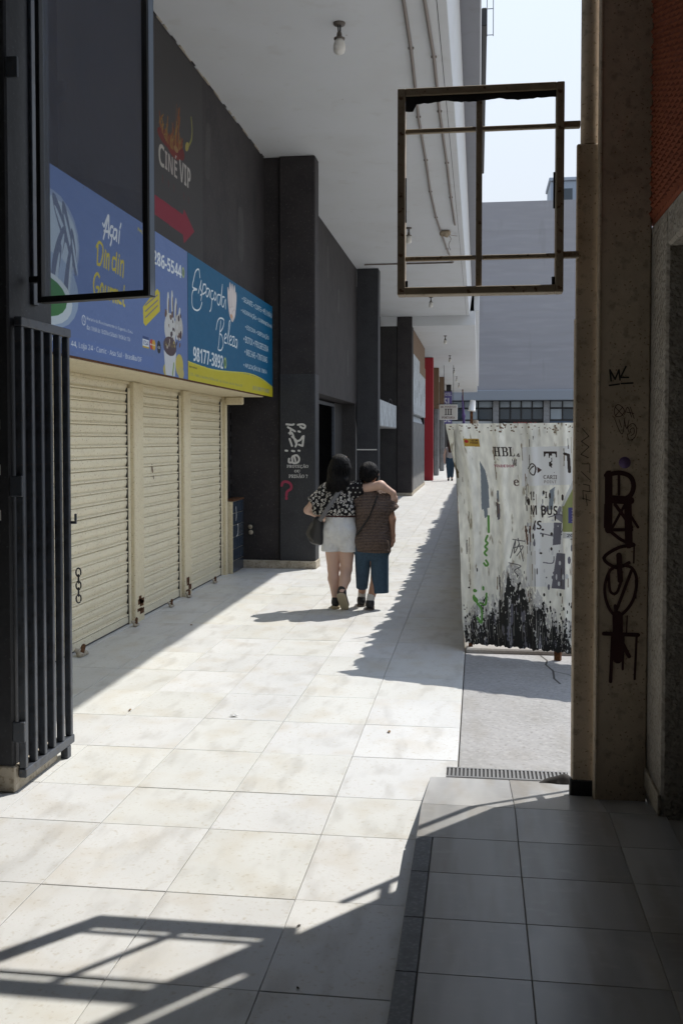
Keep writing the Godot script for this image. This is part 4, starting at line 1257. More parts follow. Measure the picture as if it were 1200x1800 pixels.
func columns_and_far_shops() -> void:
	var c := thing("column", "black column with white stencil and pink question mark beside the tiled pedestal", "column", V(0, 0, -13.2), 0.0, "columns along the arcade")
	slab(c, "shaft", M.brown_black, V(-2.62, 0, -0.3), V(-2.14, 5.458, 0), 0.012)
	slab(c, "dark_coat", M.blue_black, V(-2.623, 0.1, -0.303), V(-2.137, 2.60, 0.003), 0.012)
	slab(c, "return_wall", M.brown_black, V(-3.3, 0, -0.3), V(-2.622, 5.458, -0.045), 0.008)
	slab(c, "skirting", M.skirting, V(-3.14, 0, -0.04), V(-2.60, 0.105, 0.03), 0.006)
	slab(c, "skirting", M.skirting, V(-2.599, 0, -0.315), V(-2.125, 0.105, 0.03), 0.006)
	put(c, "white_stencil", paint_strokes(MARKS.stencil, false, 0.026), M.chalk, V(0, 0, 0.0035))
	put(c, "pink_mark", paint_strokes(MARKS.question, false, 0.034), M.pink, V(0, 0, 0.0035))
	put(c, "stencil_text", letters("PROTEÇÃO", true, true, 0.29, 0.062), M.chalk, V(-2.523, 1.335, 0.004))
	put(c, "stencil_text", letters("OU", true, true, 0.075, 0.035), M.chalk, V(-2.42, 1.285, 0.004))
	put(c, "stencil_text", letters("PRISÃO ?", true, true, 0.255, 0.058), M.chalk, V(-2.497, 1.212, 0.004))
	var s := thing("wall_socket", "broken cream socket box low on the black column", "socket", V(-3.02, 0.50, -13.245))
	slab(s, "box", M.dark, V(-0.05, -0.09, 0.0), V(0.05, 0.11, 0.006), 0.003)
	put(s, "socket_face", lathe([[0.0, 0.012], [0.026, 0.010], [0.03, 0.0]], 14), M.skirting, V(-0.012, 0.05, 0.0065), V(PI / 2, 0, 0))
	put(s, "socket_face", lathe([[0.0, 0.014], [0.026, 0.010], [0.032, 0.0]], 14), M.skirting, V(-0.005, -0.025, 0.0065), V(PI / 2, 0, 0))

	c = thing("column", "black column with a thin pale line, behind the couple", "column", V(0, 0, -22.0), 0.0, "columns along the arcade")
	slab(c, "shaft", M.blue_black, V(-2.65, 0, -0.4), V(-2.17, 5.458, 0), 0.012)
	slab(c, "pale_line", M.chalk, V(-2.64, 1.49, 0.0), V(-2.2, 1.515, 0.004), 0.001)
	c = thing("column", "broad charcoal column under the step in the ceiling", "column", V(0, 0, -30.7), 0.0, "columns along the arcade")
	slab(c, "shaft", M.brown_black, V(-2.46, 0, -0.6), V(-2.0, 5.456, 0), 0.012)
	slab(c, "return_wall", M.black, V(-3.0, 0, -0.6), V(-2.462, 5.456, -0.03), 0.012)
	slab(c, "skirting", M.skirting, V(-2.47, 0, -0.61), V(-1.99, 0.10, 0.02), 0.006)
	c = thing("column", "bright red column rising to the ceiling", "column", V(0, 0, -42.4), 0.0, "columns along the arcade")
	slab(c, "shaft", M.red, V(-2.24, 0, -0.45), V(-1.88, 5.16, 0), 0.012)
	var tops := [["first brown and grey column beyond the red one", -48.5, 3.2, -2.12, -1.88], ["second brown and grey column beyond the red one", -55.6, 3.0, -2.1, -1.86], ["dark column at the far end of the arcade", -63.5, 0.0, -2.0, -1.70]]
	for q in tops:
		c = thing("column", q[0], "column", V(0, 0, q[1]), 0.0, "columns along the arcade")
		if q[2] > 0:
			slab(c, "lower_shaft", M.grey_wall, V(q[3], 0, -0.4), V(q[4], q[2], 0.02), 0.03)
			slab(c, "upper_shaft", M.brown_wall, V(q[3] - 0.02, q[2] + 0.003, -0.4), V(q[4], 5.16, 0), 0.012)
		else:
			slab(c, "shaft", M.black, V(q[3], 0, -0.4), V(q[4], 5.16, 0), 0.012)

	# the dark doorway between the first two columns
	var d := thing("doorway", "dark shop doorway with a thin metal frame behind the couple", "doorway", V(-3.0, 0, 0), PI / 2)
	slab(d, "jamb", M.iron, V(16.9, 0, 0), V(16.96, 2.46, 0.06), 0.004)
	slab(d, "jamb", M.iron, V(20.6, 0, 0), V(20.66, 2.46, 0.06), 0.004)
	slab(d, "head", M.iron, V(16.97, 2.40, 0), V(20.59, 2.46, 0.06), 0.004)
	slab(d, "side_panel", M.black, V(13.6, 0, 0), V(16.89, 2.49, 0.05), 0.004)
	slab(d, "side_panel", M.black, V(20.67, 0, 0), V(21.85, 2.49, 0.05), 0.004)
	slab(d, "pale_strip", M.chalk, V(17.0, 0.8, 0.062), V(17.02, 2.40, 0.066), 0.001)
	for k in 9:
		slab(d, "sticker", M.chalk, V(16.4, 1.2 + k * 0.11, 0.051), V(16.5 + 0.05 * (k % 3), 1.2 + k * 0.11 + 0.03 + 0.03 * (k % 2), 0.053), 0.001)

	# white sign boxes with flaking paint, between the second and third columns and beyond
	var flake := grained(grain(256, lin(0.46, 0.50, 0.53), [[81, 0.03, 4, 0.62, 0.68, lin(0.16, 0.17, 0.18), 0.9, 1, 4], [82, 0.02, 4, 0.5, 0.8, lin(0.36, 0.38, 0.40), 0.7]]), 1.4, 0.6)
	var a := thing("sign_box", "white sign box with flaking paint low between two black columns", "sign", V(-2.45, 0, 0), PI / 2)
	slab(a, "face", flake, V(24.6, 2.08, -0.5), V(30.4, 2.74, 0.0), 0.01)
	slab(a, "underside", M.grey_wall, V(24.6, 2.05, -0.5), V(30.4, 2.078, -0.01), 0.004)
	put(a, "wire_loop", tube(curved([V(28.2, 2.74, -0.05), V(28.6, 2.86, -0.05), V(29.2, 2.88, -0.06), V(29.6, 2.74, -0.05)], 6), 0.012, 6), M.black_iron)
	a = thing("sign_box", "tall white sign box with a slanted foot beside the red column", "sign", V(-1.99, 0, 0), PI / 2)
	slab(a, "upper_panel", M.brown_wall, V(31.32, 4.4, -0.5), V(38.2, 5.16, -0.02), 0.01)
	slab(a, "face", flake, V(31.35, 2.55, -0.5), V(38.2, 4.39, 0.0), 0.01)
	slab(a, "brown_sweep", M.brown_wall, V(34.5, 4.0, 0.001), V(38.2, 4.38, 0.006), 0.002)
	var o := slab(a, "slanted_foot", flake, V(31.35, 2.20, -0.16), V(38.2, 2.54, -0.12), 0.01)
	o.rotation.x = -0.35
	for k in 6:
		slab(a, "scrape", M.grey_wall, V(32.2 + k * 1.0, 2.9 + 0.2 * (k % 3), 0.001), V(32.3 + k * 1.0, 3.3 + 0.2 * (k % 3), 0.005), 0.001)
	var w := thing("shop_wall", "pale grey rendered shop wall between the charcoal and the red column", "wall", V(-2.04, 0, 0), PI / 2)
	slab(w, "render", M.grey_wall, V(31.33, 0, -0.4), V(38.6, 2.3, 0.0), 0.01)
	slab(w, "skirting", M.skirting, V(31.33, 0, 0.001), V(38.6, 0.1, 0.02), 0.004)
	w = thing("shop_wall", "dark shop fronts in a row beyond the red column", "wall", V(-2.3, 0, 0), PI / 2)
	slab(w, "front", M.black, V(42.9, 0, -0.3), V(73.5, 5.15, 0.0), 0.01)

	# hanging signs at the far end
	var white := lin(0.52, 0.50, 0.46)
	canvas(-1.79, -0.97, 2.66, 3.34, 160.0, white)
	c_text("ED. VENÂNCIO", true, true, -1.74, -1.02, 3.21, 3.30, lin(0.08, 0.03, 0.03))
	c_text("III", true, true, -1.55, -1.21, 2.87, 3.16, lin(0.03, 0.02, 0.02))
	c_text("PORTARIA", true, true, -1.68, -1.08, 2.71, 2.80, lin(0.08, 0.03, 0.03))
	var n := thing("hanging_sign", "small white hanging sign with the numeral III above the far walker", "sign", V(0, 0, -47.0))
	slab(n, "plate", M.white, V(-1.80, 2.65, -0.06), V(-0.96, 3.35, -0.002), 0.01)
	put(n, "print", print_sheet(0.82, 0.68), c_done(), V(-1.79, 2.66, 0.0))
	slab(n, "bracket", M.black_iron, V(-1.9, 3.36, -0.05), V(-0.96, 3.39, -0.02), 0.004)
	for x in [-1.6, -1.16]:
		slab(n, "hanger", M.black_iron, V(x, 3.395, -0.045), V(x + 0.02, 5.17, -0.025), 0.002)
	canvas(-1.95, -1.46, 2.6, 4.4, 100.0, lin(0.11, 0.095, 0.24))
	c_text("HOTEL", false, true, -1.92, -1.49, 4.16, 4.34, lin(0.5, 0.5, 0.55))
	c_text("SL", false, true, -1.90, -1.52, 3.62, 4.05, lin(0.5, 0.5, 0.55))
	c_text("SL", false, true, -1.90, -1.52, 2.70, 3.10, lin(0.5, 0.5, 0.55))
	n = thing("vertical_banner", "violet vertical banner with white letters behind the numeral sign", "banner", V(0, 0, -56.5))
	slab(n, "board", M.black_iron, V(-1.96, 2.59, -0.06), V(-1.45, 4.41, -0.002), 0.01)
	put(n, "print", print_sheet(0.49, 1.8), c_done(), V(-1.95, 2.6, 0.0))
	slab(n, "arm", M.black_iron, V(-2.3, 4.42, -0.05), V(-1.45, 4.46, -0.01), 0.004)

# ---------------------------------------------------------------- the big building across the end

func far_building() -> void:
	var wall := bumped(grained(grain(256, lin(0.25, 0.25, 0.265), [[91, 0.008, 4, 0.4, 0.95, lin(0.22, 0.22, 0.235), 0.6, 2, 1], [92, 0.12, 2, 0.5, 0.95, lin(0.285, 0.285, 0.30), 0.5, 8, 1], [94, 0.03, 4, 0.72, 1.0, lin(0.17, 0.165, 0.165), 0.4, 1, 6]]), 14.0, 0.85, 0.3), relief(256, 93, 0.05, 2, 16, 1), 2.0)
	var ledge := mat(lin(0.20, 0.22, 0.245), 0.8)
	var glass := mat(lin(0.03, 0.045, 0.06), 0.12)
	var lit := mat(lin(0.24, 0.28, 0.31), 0.3)
	var b := thing("office_building", "large windowless grey building closing the end of the walk", "building", V(0, 0, -85))
	for j in 13:
		slab(b, "wall_panel", wall, V(-20, 5.85 + j * 1.195, -8), V(40, 5.85 + j * 1.195 + 1.193, 0.0 + 0.004 * (j % 2)), 0.003)
	slab(b, "ledge", ledge, V(-20, 4.98, -8), V(40, 5.845, 0.35), 0.05)
	slab(b, "core", M.grey_wall, V(-20, 0, -8), V(40, 4.975, -3.2), 0.02)
	for x in [-9.0, -4.2, 1.2, 5.35, 10.0, 15.0]:
		slab(b, "pier", M.grey_wall, V(x, 0, -1.1), V(x + 0.48, 4.97, -0.1), 0.02)
	var bays := [[-8.5, -4.25], [-3.7, 1.15], [1.7, 5.3], [5.85, 9.95], [10.5, 14.9]]
	for k in bays.size():
		var x0: float = bays[k][0]
		var x1: float = bays[k][1]
		slab(b, "sign_band", [M.dark, mat(lin(0.34, 0.36, 0.36), 0.7), M.dark, mat(lin(0.05, 0.08, 0.12), 0.6), M.dark][k], V(x0, 2.0, -0.8), V(x1, 3.3, -0.55), 0.02)
		slab(b, "transom", M.black_iron, V(x0, 3.3, -0.75), V(x1, 3.4, -0.5), 0.01)
		slab(b, "transom", M.black_iron, V(x0, 4.32, -0.75), V(x1, 4.4, -0.5), 0.01)
		var n := 4
		for i in n:
			var a := x0 + (x1 - x0) * i / n
			var c := x0 + (x1 - x0) * (i + 1) / n
			var win := slab(b, "window", M.black_iron, V(a, 3.402, -0.75), V(a + 0.08, 4.95, -0.5), 0.01)
			var up := put(win, "pane", cbox(V(c - a - 0.12, 0.5, 0.03), 0.004), lit, V((c - a) * 0.5, 0.50, 0.0))
			up.rotation.x = rng.randf_range(-0.1, 0.15)
			put(win, "pane", cbox(V(c - a - 0.12, 0.86, 0.03), 0.004), lit if k in [1, 3] and i % 2 == 0 else glass, V((c - a) * 0.5, -0.32, 0.0))
	var o := put(b, "shop_lettering", letters("REIDOS", false, true, 1.9, 0.5), mat(lin(0.22, 0.035, 0.03), 0.6), V(2.9, 2.7, -0.548))
	o.set_meta("label", "dull red lettering over a far shop")
	put(b, "shop_roundel", lathe([[0.0, 0.02], [0.28, 0.02], [0.3, 0.0]], 20), lit, V(2.15, 2.85, -0.548), V(PI / 2, 0, 0))
	var r := thing("rooftop_block", "small plant block standing on the roof of the grey building", "building", V(0, 0, -97))
	slab(r, "wall", mat(lin(0.24, 0.28, 0.33), 0.8), V(6.6, 18, -5), V(18, 25.9, 0), 0.05)
	slab(r, "cornice", mat(lin(0.27, 0.31, 0.36), 0.8), V(6.45, 25.92, -5.1), V(18.1, 26.25, 0.15), 0.05)
	for k in 5:
		slab(r, "louvre", glass, V(7.0 + k * 2.1, 24.0, 0.001), V(8.6 + k * 2.1, 25.2, 0.03), 0.01)
	slab(r, "support", M.grey_wall, V(6.6, 0, -5.0), V(18, 17.99, -0.2), 0.05)

# ---------------------------------------------------------------- gate pillar, folded gate, post and the two sign frames

func gate_and_frames() -> void:
	var p := thing("gate_pillar", "black square pillar with pale skirting at the left edge", "pillar", V(-2.235, 0, -4.6))
	slab(p, "shaft", M.blue_black, V(-1.6, 0, -0.50), V(0, 4.3, 0), 0.01)
	slab(p, "skirting", M.skirting, V(-1.6, 0, -0.49), V(0.012, 0.13, 0.012), 0.006)
	slab(p, "flange", M.iron, V(0.0, 2.4, -0.30), V(0.02, 4.3, -0.24), 0.003)
	slab(p, "torn_poster", M.white, V(-0.16, 1.30, 0.001), V(-0.062, 1.90, 0.003), 0.001)
	for k in 7:
		slab(p, "torn_poster", M.white, V(-0.14 + 0.01 * (k % 3), 1.22 + 0.11 * k, 0.0035), V(-0.056 + 0.008 * (k % 2), 1.27 + 0.11 * k, 0.005), 0.001)

	var g := thing("folded_gate", "narrow dark blue iron gate leaf folded against the black pillar", "gate", V(-2.200, 0.045, -4.62))
	# its plane runs along the walk
	for y in [0.02, 2.225]:
		slab(g, "rail", M.iron, V(-0.02, y, 0.0), V(0.02, y + 0.045, -0.60), 0.004)
	for k in 6:
		var z := -0.002 - k * 0.1105
		slab(g, "bar", M.iron, V(-0.018, 0.066, z), V(0.018, 2.224, z - 0.030), 0.004)
	slab(g, "hook", M.iron, V(0.019, 1.22, -0.585), V(0.05, 1.235, -0.57), 0.002)
	slab(g, "hook", M.iron, V(0.04, 1.236, -0.585), V(0.05, 1.275, -0.57), 0.002)
	slab(g, "foot", M.iron, V(-0.02, -0.045, -0.5), V(0.02, 0.019, -0.55), 0.003)
	for s in [1, 2, 3]:
		slab(g, "hinge", M.iron, V(-0.04, 0.4 * s * s - 0.2, 0.001), V(0.022, 0.4 * s * s - 0.1, 0.02), 0.004)
	var back := thing("folded_gate", "dark iron gate leaf folded close behind the front leaf", "gate", V(-2.200, 0.045, -4.62))
	for y in [0.02, 2.225]:
		slab(back, "rail", M.iron, V(-0.024, y, -0.02), V(-0.0205, y + 0.045, -0.56), 0.001)
	for k in 5:
		slab(back, "bar", M.iron, V(-0.024, 0.066, -0.055 - k * 0.1105), V(-0.0205, 2.224, -0.08 - k * 0.1105), 0.001)

	var ch := thing("gate_chain", "short dark chain hanging from the folded gate", "chain", V(-2.155, 1.0, -5.21))
	for k in 5:
		var pts := []
		for i in 13:
			var a := TAU * i / 12
			pts.append(V(cos(a) * 0.013, sin(a) * 0.023, 0))
		put(ch, "link", tube(pts, 0.0045, 6), M.black_iron, V(0.008, -0.036 * k, 0), V(0, PI / 2 * (k % 2) + 0.4, 0))

	# the steel post of the gate on the right, with its casing, pipe and thin tube
	var r := thing("gate_post", "beige steel gate post standing between the sunlit walk and the pilaster", "post", V(0, 0, -4.66))
	slab(r, "casing", M.post_paint, V(0.432, 0.0, -0.03), V(0.541, 3.045, 0.0), 0.005)
	put(r, "pipe", tube([V(0.492, 3.047, -0.04), V(0.492, 4.6, -0.04)], 0.042, 18), M.post_paint)
	put(r, "gate_stile", tube([V(0.456, 0.02, -0.16), V(0.456, 2.28, -0.16)], 0.017, 10), M.post_paint)
	slab(r, "hinge", M.post_paint, V(0.447, 0.5, -0.143), V(0.465, 0.56, -0.031), 0.003)
	slab(r, "hinge", M.post_paint, V(0.447, 1.9, -0.143), V(0.465, 1.96, -0.031), 0.003)
	slab(r, "shoe", M.dark, V(0.422, -0.02, -0.045), V(0.552, 0.165, 0.006), 0.006)
	put(r, "marker_tag", paint_strokes(MARKS.post_tag, false, 0.0032, false), M.ink, V(0, 0, 0.0005))

	# the empty sign frame that hangs from the post
	var f := thing("hanging_signboard", "empty rusty cream sign frame with crossing bars hanging from the right post", "signboard", V(0, 0, -4.57), 0.0, "empty sign frames over the walk")
	var x0 := -0.366
	var x1 := 0.369
	var y0 := 2.374
	var y1 := 3.295
	var d := 0.085
	slab(f, "side_bar", M.frame_paint, V(x0, y0, -d), V(x0 + 0.034, y1, 0), 0.003)
	slab(f, "side_bar", M.frame_paint, V(x1 - 0.034, y0, -d), V(x1, y1, 0), 0.003)
	slab(f, "top_bar", M.frame_paint, V(x0 + 0.0345, y1 - 0.034, -d), V(x1 - 0.0345, y1, 0), 0.003)
	slab(f, "bottom_bar", M.frame_paint, V(x0 + 0.0345, y0, -d), V(x1 - 0.0345, y0 + 0.034, 0), 0.003)
	slab(f, "mullion", M.frame_paint, V(-0.016, y0 + 0.0345, -0.055), V(0.012, y1 - 0.0345, -0.03), 0.003)
	for y in [y0 + 0.157, y1 - 0.192]:
		slab(f, "cross_bar", M.frame_paint, V(x0 + 0.0345, y, -0.054), V(-0.0165, y + 0.020, -0.031), 0.003)
		slab(f, "cross_bar", M.frame_paint, V(0.0125, y, -0.054), V(x1 - 0.0345, y + 0.020, -0.031), 0.003)
		slab(f, "bracket", M.frame_paint, V(x1 + 0.0005, y - 0.002, -0.06), V(0.44, y + 0.026, -0.025), 0.003)
	# shreds of the torn sign sheet left under the top bar and in the corners
	var st := SurfaceTool.new()
	st.begin(Mesh.PRIMITIVE_TRIANGLES)
	st.set_smooth_group(-1)
	var n := 40
	var prev := 0.0
	for i in n + 1:
		var x := lerpf(x0 + 0.035, x1 - 0.035, float(i) / n)
		var drop := 0.030 + 0.004 * sin(i * 0.45) + rng.randf_range(-0.003, 0.003) + (0.035 if i < 3 else 0.0)
		if i > 0:
			var xp := lerpf(x0 + 0.035, x1 - 0.035, float(i - 1) / n)
			for zz in [-0.012, -0.016]:
				quad(st, Transform3D(), [V(xp, y1 - 0.034 - prev, zz), V(x, y1 - 0.034 - drop, zz), V(x, y1 - 0.034, zz), V(xp, y1 - 0.034, zz)], zz < -0.014)
			quad(st, Transform3D(), [V(xp, y1 - 0.034 - prev, -0.016), V(x, y1 - 0.034 - drop, -0.016), V(x, y1 - 0.034 - drop, -0.012), V(xp, y1 - 0.034 - prev, -0.012)], false)
		prev = drop
	st.generate_normals()
	put(f, "torn_sheet", st.commit(), M.dark)
	for q in [[x0 + 0.035, y0 + 0.035, 0.012, 0.03], [x1 - 0.05, y0 + 0.035, 0.014, 0.035], [x1 - 0.046, y0 + 0.37, 0.009, 0.16], [x0 + 0.035, 2.70, 0.005, 0.2]]:
		slab(f, "shred", M.dark, V(q[0], q[1], -0.02), V(q[0] + q[2], q[1] + q[3], -0.012), 0.002)

	# the glazed sign frame on the left
	var l := thing("hanging_signboard", "black sign frame with a clear pane hanging from the left pillar", "signboard", V(-2.15, 0, -4.78), -0.26, "empty sign frames over the walk")
	var w := 0.645
	slab(l, "side_bar", M.black_iron, V(0, 2.395, -0.03), V(0.026, 4.25, 0.03), 0.002)
	slab(l, "side_bar", M.black_iron, V(w - 0.030, 2.395, -0.03), V(w, 4.25, 0.03), 0.002)
	slab(l, "bottom_bar", M.black_iron, V(0.0265, 2.395, -0.03), V(w - 0.0305, 2.425, 0.03), 0.002)
	slab(l, "top_bar", M.black_iron, V(0.0, 4.255, -0.03), V(w, 4.285, 0.03), 0.002)
	slab(l, "lit_side_strip", M.edge, V(w + 0.0005, 2.40, -0.02), V(w + 0.003, 4.25, 0.02), 0.001)  # thin strip, its colour stands for sky light on the bar's side face
	slab(l, "pane", M.glass, V(0.0265, 2.4255, -0.004), V(w - 0.0305, 4.2545, 0.0), 0.0005)
	slab(l, "arm", M.black_iron, V(-0.06, 2.5, -0.02), V(-0.0005, 2.53, 0.02), 0.002)
	slab(l, "arm", M.black_iron, V(-0.06, 4.0, -0.02), V(-0.0005, 4.03, 0.02), 0.002)

# ---------------------------------------------------------------- the sheet-metal hoarding

func rib(u: float) -> float:
	var t := fposmod(u + 0.16, 0.235)
	return 0.020 * smoothstep(0.0, 0.03, t) * (1.0 - smoothstep(0.05, 0.08, t))

func left_edge(y: float) -> float:
	var e := [[0.07, 0.0], [0.22, -0.028], [0.68, -0.046], [1.14, -0.064], [1.46, -0.105], [1.83, -0.20]]
	for i in 5:
		if y <= e[i + 1][0]:
			return lerpf(e[i][1], e[i + 1][1], (y - e[i][0]) / (e[i + 1][0] - e[i][0]))
	return -0.20

func hoarding() -> void:
	var w := 2.1
	var k := 420.0
	# paint, peeled patches, stains, lettering and bills on the front sheet; metres from its lower left corner
	canvas(0.11, w + 0.11, 0.0, 1.80, k, lin(0.50, 0.51, 0.46))
	var nw := cv.get_width()
	var nh := cv.get_height()
	var base := noise(1024, 301, 0.006, 4, 1, 4)
	var fine := noise(1024, 302, 0.05, 3, 1, 4)
	var bits := noise(1024, 303, 0.04, 4, 1, 4)
	for y in nh:
		for x in nw:
			var i := (y % 1024) * 1024 + x % 1024
			var v := 0.965 + (base[i] - 128) * 0.0006 + (fine[i] - 128) * 0.0007
			var c := Color(0.95 * v, 0.95 * v, 0.905 * v)
			if bits[i] > 190:
				c = c.lerp(Color(0.50, 0.46, 0.38), minf((bits[i] - 190) / 50.0, 0.7))
			cv.set_pixel(x, y, c)
	var tar := lin(0.014, 0.014, 0.013)
	var grey := lin(0.20, 0.235, 0.27)
	var mauve := lin(0.13, 0.125, 0.15)
	var dark := lin(0.03, 0.022, 0.018)
	# pale bill backings
	for q in [[0.60, 1.30, 0.98, 1.62], [0.62, 0.50, 0.92, 1.02]]:
		c_poly([q[0], q[1], q[2], q[1] + 0.02, q[2] - 0.01, q[3], q[0] + 0.02, q[3] - 0.01], lin(0.68, 0.70, 0.68))
	# blue-grey peeled strips
	c_poly([0.285, 1.10, 0.345, 1.12, 0.35, 1.30, 0.335, 1.42, 0.305, 1.50, 0.30, 1.40], grey)
	c_poly([0.305, 1.03, 0.33, 1.05, 0.33, 1.12, 0.30, 1.12], grey)
	c_poly([0.405, 1.02, 0.425, 1.03, 0.428, 1.15, 0.405, 1.16], mauve)
	c_poly([0.405, 1.17, 0.425, 1.17, 0.425, 1.26, 0.41, 1.26], grey)
	c_poly([0.80, 1.12, 0.83, 1.12, 0.85, 1.30, 0.81, 1.27], grey)
	c_poly([0.82, 0.50, 0.93, 0.50, 0.93, 0.78, 0.86, 0.78], mauve)
	c_poly([0.83, 0.84, 0.89, 0.85, 0.90, 1.02, 0.84, 1.02], mauve)
	c_poly([0.84, 1.06, 0.93, 1.0, 0.92, 1.14, 0.88, 1.15], lin(0.22, 0.22, 0.25))
	# tar splashed from the ground up, with ragged tops and runs
	var hump := [0.11, 0.03, 0.15, 0.08, 0.19, 0.14, 0.24, 0.20, 0.33, 0.27, 0.385, 0.25, 0.40, 0.20, 0.41, 0.34, 0.44, 0.44, 0.50, 0.52, 0.57, 0.49, 0.62, 0.40, 0.66, 0.32, 0.70, 0.36, 0.73, 0.28, 0.80, 0.21, 0.86, 0.17, 0.95, 0.10, 1.05, 0.05, 1.35, 0.02, 2.3, 0.02]
	var ragged := noise(1024, 304, 0.035, 4, 1, 6)
	var specks := noise(1024, 305, 0.11, 2, 1, 3)
	for x in nw:
		var u := cv_s0 + x / k
		var top := 0.0
		for i in range(0, hump.size() - 2, 2):
			if u >= hump[i] and u < hump[i + 2]:
				top = lerpf(hump[i + 1], hump[i + 3], (u - hump[i]) / (hump[i + 2] - hump[i]))
		for y in range(int((1.80 - top - 0.16) * k), nh):
			var i := (y % 1024) * 1024 + x % 1024
			var deep := (top - (1.80 - (y + 0.5) / k)) / 0.11 + (ragged[i] - 128) / 70.0 + (specks[i] - 128) / 130.0
			if deep > 0.0 and not (deep < 2.6 and specks[i] > 188) and not (ragged[i] < 52 and specks[i] > 120):
				cv.set_pixel(x, y, tar if ragged[(i + 7919) % 1048576] < 176 else mauve)
			elif deep > -1.5 and specks[(i + 30011) % 1048576] > 96:
				cv.set_pixel(x, y, cv.get_pixel(x, y).lerp(mauve, 0.34))
	for i in 16:
		c_ell(0.16 + 0.118 * i, 1.765, 0.004, 0.004, dark)
		c_ell(0.16 + 0.118 * i, 0.06, 0.004, 0.004, lin(0.2, 0.16, 0.1))
	for i in 420:
		var x := rng.randf_range(0.12, 1.02)
		var y := absf(rng.randfn(0.0, 0.20))
		c_ell(x, y, rng.randf_range(0.002, 0.009), rng.randf_range(0.003, 0.016), tar)
	for i in 30:
		var x := rng.randf_range(0.2, 0.9)
		c_stroke([x, rng.randf_range(0.0, 0.1), x, rng.randf_range(0.12, 0.42)], rng.randf_range(0.0015, 0.004), lin(0.36, 0.35, 0.31) if i % 3 else lin(0.18, 0.17, 0.15), false)
	# brown runs along the ribs, rust at the upper edge
	for i in 60:
		var x: float = [0.18, 0.41, 0.63, 0.66, 0.70, 0.91, 0.98][i % 7] + rng.randfn(0.0, 0.012)
		var y := rng.randf_range(0.4, 1.7)
		c_stroke([x, y, x + rng.randf_range(-0.003, 0.003), y - rng.randf_range(0.02, 0.14)], rng.randf_range(0.002, 0.007), [dark, lin(0.16, 0.10, 0.06), lin(0.24, 0.20, 0.14)][i % 3], false)
	for i in 80:
		c_ell(rng.randf_range(0.05, 1.1), 1.80 - absf(rng.randfn(0, 0.04)), rng.randf_range(0.002, 0.01), rng.randf_range(0.002, 0.008), lin(0.14, 0.09, 0.05))
	for i in 70:
		c_ell(rng.randf_range(0.62, 1.1), rng.randf_range(0.5, 1.3), rng.randf_range(0.003, 0.012), rng.randf_range(0.006, 0.03), [dark, lin(0.55, 0.57, 0.57), mauve][i % 3])
	c_stroke([0.62, 0.98, 0.635, 0.84], 0.012, lin(0.10, 0.05, 0.03), false)
	c_stroke([0.655, 0.98, 0.66, 0.86], 0.012, lin(0.12, 0.06, 0.04), false)
	for s in [[0.10, 1.50, 0.12, 1.42, 0.125, 1.36], [0.11, 1.46, 0.13, 1.40]]:
		c_stroke(s, 0.014, lin(0.16, 0.12, 0.05))
	# small yellow bill
	c_poly([0.225, 1.615, 0.325, 1.612, 0.323, 1.675, 0.225, 1.678], lin(0.44, 0.29, 0.05))
	c_ell(0.242, 1.655, 0.012, 0.013, lin(0.40, 0.02, 0.02))
	c_text("MAIS UMA", false, true, 0.262, 0.318, 1.655, 1.67, lin(0.05, 0.02, 0.015))
	c_text("POESIA", false, true, 0.262, 0.315, 1.636, 1.65, lin(0.05, 0.02, 0.015))
	# torn lettering of old bills
	c_text("HBL", true, true, 0.415, 0.565, 1.535, 1.61, dark)
	c_text("4", false, true, 0.575, 0.60, 1.53, 1.56, dark)
	c_text("C", false, false, 0.435, 0.455, 1.505, 1.52, mauve)
	c_text("W", false, true, 0.54, 0.575, 1.46, 1.515, lin(0.10, 0.09, 0.09))
	c_text("VENDEDOR", false, true, 0.405, 0.55, 1.448, 1.468, lin(0.30, 0.06, 0.09))
	c_text("e", true, true, 0.54, 0.58, 1.30, 1.35, lin(0.08, 0.04, 0.03))
	c_stroke([0.655, 1.44, 0.69, 1.48, 0.715, 1.45, 0.70, 1.39, 0.665, 1.42, 0.70, 1.46], 0.009, dark)
	c_poly([0.725, 1.455, 0.755, 1.43, 0.725, 1.405], lin(0.06, 0.03, 0.025))
	c_text("T", true, true, 0.775, 0.87, 1.41, 1.575, dark)
	for i in 26:
		c_ell(rng.randf_range(0.77, 0.87), rng.randf_range(1.41, 1.54), rng.randf_range(0.006, 0.016), rng.randf_range(0.008, 0.02), lin(0.68, 0.70, 0.68))
	c_text("CARII", false, true, 0.765, 0.865, 1.36, 1.39, lin(0.14, 0.13, 0.12))
	c_text("POINT", false, true, 0.77, 0.86, 1.325, 1.35, lin(0.30, 0.28, 0.27))
	c_text("1!", false, true, 0.66, 0.70, 1.19, 1.26, dark)
	c_text("I", false, true, 0.775, 0.79, 1.21, 1.26, dark)
	c_text("M BUS", false, true, 0.665, 0.865, 1.075, 1.15, dark)
	c_text("/S", false, true, 0.68, 0.745, 0.96, 1.03, dark)
	c_stroke([0.93, 1.56, 0.955, 1.55, 0.96, 1.42], 0.02, dark, false)
	for s in [[0.76, 0.70, 0.83, 0.70, 0.84, 0.75], [0.74, 0.93, 0.86, 0.91, 0.90, 0.93], [0.80, 1.06, 0.90, 1.08, 0.91, 0.98, 0.88, 0.92]]:
		c_stroke(s, 0.008, mauve)
